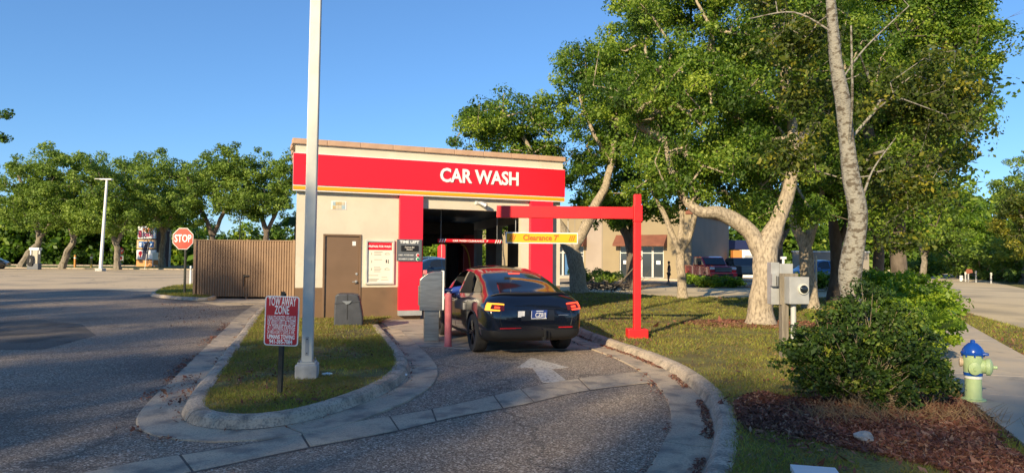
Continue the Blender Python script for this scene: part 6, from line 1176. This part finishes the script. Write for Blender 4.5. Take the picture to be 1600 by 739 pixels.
# right hand far trees
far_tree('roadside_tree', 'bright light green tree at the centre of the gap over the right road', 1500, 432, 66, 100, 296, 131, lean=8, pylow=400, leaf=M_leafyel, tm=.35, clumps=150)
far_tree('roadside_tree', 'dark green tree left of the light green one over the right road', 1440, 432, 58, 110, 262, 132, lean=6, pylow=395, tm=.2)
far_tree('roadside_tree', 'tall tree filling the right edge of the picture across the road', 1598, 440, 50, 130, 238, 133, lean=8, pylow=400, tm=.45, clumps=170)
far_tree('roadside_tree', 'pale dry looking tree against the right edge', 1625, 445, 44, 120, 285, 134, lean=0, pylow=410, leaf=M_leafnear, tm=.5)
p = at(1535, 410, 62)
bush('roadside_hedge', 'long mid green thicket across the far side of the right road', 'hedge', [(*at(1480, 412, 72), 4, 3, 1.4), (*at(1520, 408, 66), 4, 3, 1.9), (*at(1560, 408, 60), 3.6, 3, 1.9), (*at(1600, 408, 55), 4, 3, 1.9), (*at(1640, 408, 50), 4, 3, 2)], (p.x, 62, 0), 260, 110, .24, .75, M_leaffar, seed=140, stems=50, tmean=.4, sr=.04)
# ------------------------------------------------------------------ unseen trees added behind the camera, heights shaped to shade the forecourt
Ld = Vector((math.sin(SUN_AZ), math.cos(SUN_AZ), 0)); Pd = Vector((Ld.y, -Ld.x, 0))
prof_ = [(-48, 11.6), (-44, 12.2), (-36, 14.6), (-29, 16.4), (-23, 17.0), (-20.5, 15.7), (-18.5, 14.2), (-13.5, 12.4), (-10.8, 11.9), (-8, 12.2), (-6, 12.6), (-3.5, 11.6), (1.2, 11.7), (5.5, 11.7), (10.5, 12.2), (20, 12.6)]
tens_ = ['first', 'second', 'third', 'fourth', 'fifth', 'sixth', 'seventh', 'eighth', 'ninth', 'tenth', 'eleventh', 'twelfth', 'thirteenth', 'fourteenth', 'fifteenth', 'sixteenth', 'seventeenth', 'eighteenth', 'nineteenth', 'twentieth', 'twenty-first', 'twenty-second']
for i in range(22):
    c = -47+i*3.05+.5*math.sin(i*1.7); H_ = float(np.interp(c, [p_[0] for p_ in prof_], [p_[1] for p_ in prof_]))+12.4; q = Pd*c-Ld*(48+1.5*math.sin(i*2.3))
    bb = [(q.x, q.y, H_-2.1, 1.9, 2.2, 1.75), (q.x, q.y, H_-6, 2.2, 2.4, 4.2), (q.x, q.y, H_*.5, 2.2, 2.4, H_*.26), (q.x, q.y, H_*.2, 2.2, 2.4, H_*.2)]
    tree('shade_caster_tree', f'unseen tree behind the camera, added for shade, {tens_[i]} from the left of its row', 'tree', [[(q.x, q.y, 0, .3), (q.x, q.y, H_*.4, .25), (q.x+.3, q.y, H_*.75, .12)]], bb, clumps=420, per=22, size=.28, clr=1.3, seed=300+i, group='unseen trees added for shade', gap=.8, shell=.15, sides=6)
# ------------------------------------------------------------------ grass, mulch chips, leaf litter
def inpoly(X_, Y_, poly):
    P_ = np.array(poly); n = len(P_); ins = np.zeros(len(X_), bool); j = n-1
    for i in range(n):
        xi, yi = P_[i]; xj, yj = P_[j]; c = ((yi > Y_) != (yj > Y_)) & (X_ < (xj-xi)*(Y_-yi)/(yj-yi+1e-12)+xi); ins ^= c; j = i
    return ins
def vnoise(X_, Y_, f, seed=0):
    r = np.random.default_rng(seed); G_ = r.random((64, 64)); x = (X_*f) % 63; y = (Y_*f) % 63; i = x.astype(int); j = y.astype(int); a = x-i; b = y-j; a = a*a*(3-2*a); b = b*b*(3-2*b)
    return G_[i, j]*(1-a)*(1-b)+G_[i+1, j]*a*(1-b)+G_[i, j+1]*(1-a)*b+G_[i+1, j+1]*a*b
def blades(name, poly, n, z, seed, h0=.035, box=None, bare=.35, minY=4.5, tm=.45, p_=2.0):
    rg = np.random.default_rng(seed); P_ = np.array(poly); x0, y0 = P_.min(0); x1, y1 = P_.max(0)
    if box: x0, x1, y0, y1 = box
    u_ = rg.random(n*3); Yv = (y0**(1-p_)+(y1**(1-p_)-y0**(1-p_))*u_)**(1/(1-p_)) if y0 > 0 else rg.uniform(y0, y1, n*3)   # denser close to the viewer
    Xv = rg.uniform(x0, x1, n*3); k = inpoly(Xv, Yv, poly) & (np.abs(Xv) < Yv*.80+1); 
    for e in EXCL: k &= ~inpoly(Xv, Yv, e)
    k &= ~(inpoly(Xv, Yv, MULCH) & (vnoise(Xv, Yv, 1.9, 3) < .78))
    Xv = Xv[k][:n]; Yv = Yv[k][:n]
    d_ = .6*vnoise(Xv, Yv, 1.3, seed)+.4*vnoise(Xv, Yv, 5.1, seed+1); keep = d_ > bare*rg.uniform(.6, 1.3, len(Xv)); Xv = Xv[keep]; Yv = Yv[keep]; d_ = d_[keep]; m_ = len(Xv)
    far = np.clip(Yv/9, .8, 3.2); hh_ = h0*rg.uniform(.5, 1.5, m_)*(.7+.6*d_)*far**.5; w_ = .0045*far*rg.uniform(.7, 1.4, m_); a = rg.uniform(0, 2*np.pi, m_); ln = rg.normal(size=(m_, 2))*(hh_*.7)[:, None]
    dx = np.cos(a)*w_; dy = np.sin(a)*w_; V = np.stack([np.stack([Xv-dx, Yv-dy, np.full(m_, z)], 1), np.stack([Xv+dx, Yv+dy, np.full(m_, z)], 1), np.stack([Xv+ln[:, 0], Yv+ln[:, 1], z+hh_], 1)], 1).reshape(-1, 3)
    t = np.clip(rg.normal(tm, .16, m_)+(d_-.5)*.9, 0, 1); t = np.where(rg.random(m_) < .28, rg.uniform(0, .15, m_), t)
    return raw(name, V, np.arange(m_*3).reshape(m_, 3), [M_blade], t, None, 'stuff')
WALK = [(p.x, p.y) for p in Lw]+[(p.x, p.y) for p in Rw[::-1]]; EXCL = [WALK, RoadL+RoadR, [(12.2, 22.6), (14.0, 22.0), (14.4, 21.7), (22.1, 35.1), (21, 37), (17.5, 33.0)]]
ISL = [(p.x, p.y) for p in islp]+[(-6.2, 19.5), (-5.5, 17.0), (-3.1, 17.9)]
blades('grass', ISL, 90000, KT-.012, 1, .026, bare=.42, tm=.33, p_=1.6)
def notin(x, y): return True
blades('grass', LAWN, 190000, KT-.012, 2, .034, box=(1.5, 30, 4.6, 33), bare=.38, p_=1.9)
_c = (sum(p[0] for p in ISL)/len(ISL), sum(p[1] for p in ISL)/len(ISL))
blades('grass', [(_c[0]+(x-_c[0])*1.03, _c[1]+(y-_c[1])*1.02) for x, y in ISL], 9000, KT-.005, 41, .034, bare=.55, p_=1.6)
EDGE = [(p.x-.07, p.y) for p in rkp]+[(p.x+.06, p.y) for p in rkp[::-1]]
blades('grass', EDGE, 9000, KT-.004, 42, .034, bare=.5, p_=1.6)
blades('grass', [(p.x, p.y) for p in sip], 9000, KT-.01, 3, .04, bare=.2)
def chips(name, poly, n, z, seed, size, box=None, lo=0, hi=1, p_=2.0, dens=None, flat=.6):
    rg = np.random.default_rng(seed); P_ = np.array(poly); x0, y0 = P_.min(0); x1, y1 = P_.max(0)
    if box: x0, x1, y0, y1 = box
    y0 = max(y0, 3.5); u_ = rg.random(n*3); Yv = (y0**(1-p_)+(y1**(1-p_)-y0**(1-p_))*u_)**(1/(1-p_)); Xv = rg.uniform(x0, x1, n*3); k = inpoly(Xv, Yv, poly)
    for e in EXCL: k &= ~inpoly(Xv, Yv, e)
    if dens is not None: k &= dens(Xv, Yv) > rg.random(n*3)
    Xv = Xv[k][:n]; Yv = Yv[k][:n]; m_ = len(Xv); P = np.stack([Xv, Yv, z+rg.uniform(0, .02, m_)], 1); N_ = rg.normal(size=(m_, 3))*flat+np.array([0, 0, 1])
    V, F = quads(P, size, N_, rg, elong=2.6, jitter=.6); t = np.clip(rg.normal(.4, .25, m_), lo, hi); return raw(name, V, F, [M_chip], t, None, 'stuff')
chips('mulch', MULCH, 70000, KT-.004, 11, .019, hi=.85)
chips('mulch', [(b1.x+1.5*math.cos(a)*1.3, b1.y+1.1*math.sin(a)) for a in np.linspace(0, 6.28, 16)], 9000, KT-.006, 12, .03, hi=.7)
chips('leaf_litter', LAWN, 34000, KT+.004, 13, .026, box=(1.5, 30, 5, 33), p_=1.8, dens=lambda x, y: np.clip((vnoise(x, y, .55, 5)-.42)*3.2, 0.06, 1)*np.where(y > 24, 1, .75))
chips('leaf_litter', [(p.x, p.y) for p in (g(250, 474), g(350, 480), g(352, 505), g(260, 515))], 700, .006, 31, .016, p_=1.6, lo=.1)
chips('leaf_litter', [(p.x, p.y) for p in (g(252, 594), g(316, 586), g(305, 625), g(246, 645))], 380, .026, 32, .014, p_=1.6)
chips('mulch', [(x_+(x_-sb.x)*.22, y_+(y_-sb.y)*.3) for x_, y_ in MULCH], 9000, KT+.002, 33, .019, hi=.9, dens=lambda x, y: np.clip((vnoise(x, y, 1.6, 8)-.35)*2.5, 0, 1))
chips('leaf_litter', ISL, 9000, KT, 14, .014, p_=1.6, dens=lambda x, y: np.clip((vnoise(x, y, .9, 6)-.45)*3, .03, 1))
# leaves collected along the gutters
def gutter_leaves(path, side, o0, o1, n, seed, t0=0, t1=1):
    rg = np.random.default_rng(seed); P = []
    for _ in range(n):
        t = rg.uniform(t0, t1); 
        if noise.noise(Vector((t*22, seed, 0))) < -.05: continue
        c = alongpl(path, t); c2 = alongpl(path, min(1, t+.004)); c1_ = alongpl(path, max(0, t-.004)); tt = (c2-c1_).normalized(); nn = Vector((tt.y, -tt.x, 0))*side; o_ = rg.beta(1.5, 3)*(o1-o0)+o0; q_ = c+nn*o_; P.append((q_.x, q_.y, .022+rg.uniform(0, .015)))
    P = np.array(P); V, F = quads(P, .017, rg.normal(size=P.shape)*.5+np.array([0, 0, 1]), rg, elong=2.2, jitter=.6); return raw('leaf_litter', V, F, [M_chip], np.clip(rg.normal(.45, .2, len(P)), 0, .9), None, 'stuff')
gutter_leaves(rkp, 1, .21, .34, 5200, 21); gutter_leaves(islp, -1, .21, .34, 700, 22, 0, 1); gutter_leaves(islp, -1, .60, .85, 1500, 23, .35, .75); gutter_leaves(rkp, 1, .60, .80, 800, 24)
# dry grass stalks at the foot of the shrub
rg = np.random.default_rng(77); A = []; B = []
for k in range(420):
    x = sb.x+rg.uniform(-.9, 1.0); y = sb.y-.35+rg.normal()*.18; A.append((x, y, KT)); a = rg.uniform(0, 6.28); L = rg.uniform(.08, .34); B.append((x+math.cos(a)*L*.8, y+math.sin(a)*L*.6, KT+rg.uniform(.02, .2)))
o = segs_mesh('dry_grass', A, B, [.003]*len(A), [.001]*len(A), mat('straw', (.30, .20, .10), .9), None, 3); o['kind'] = 'stuff'
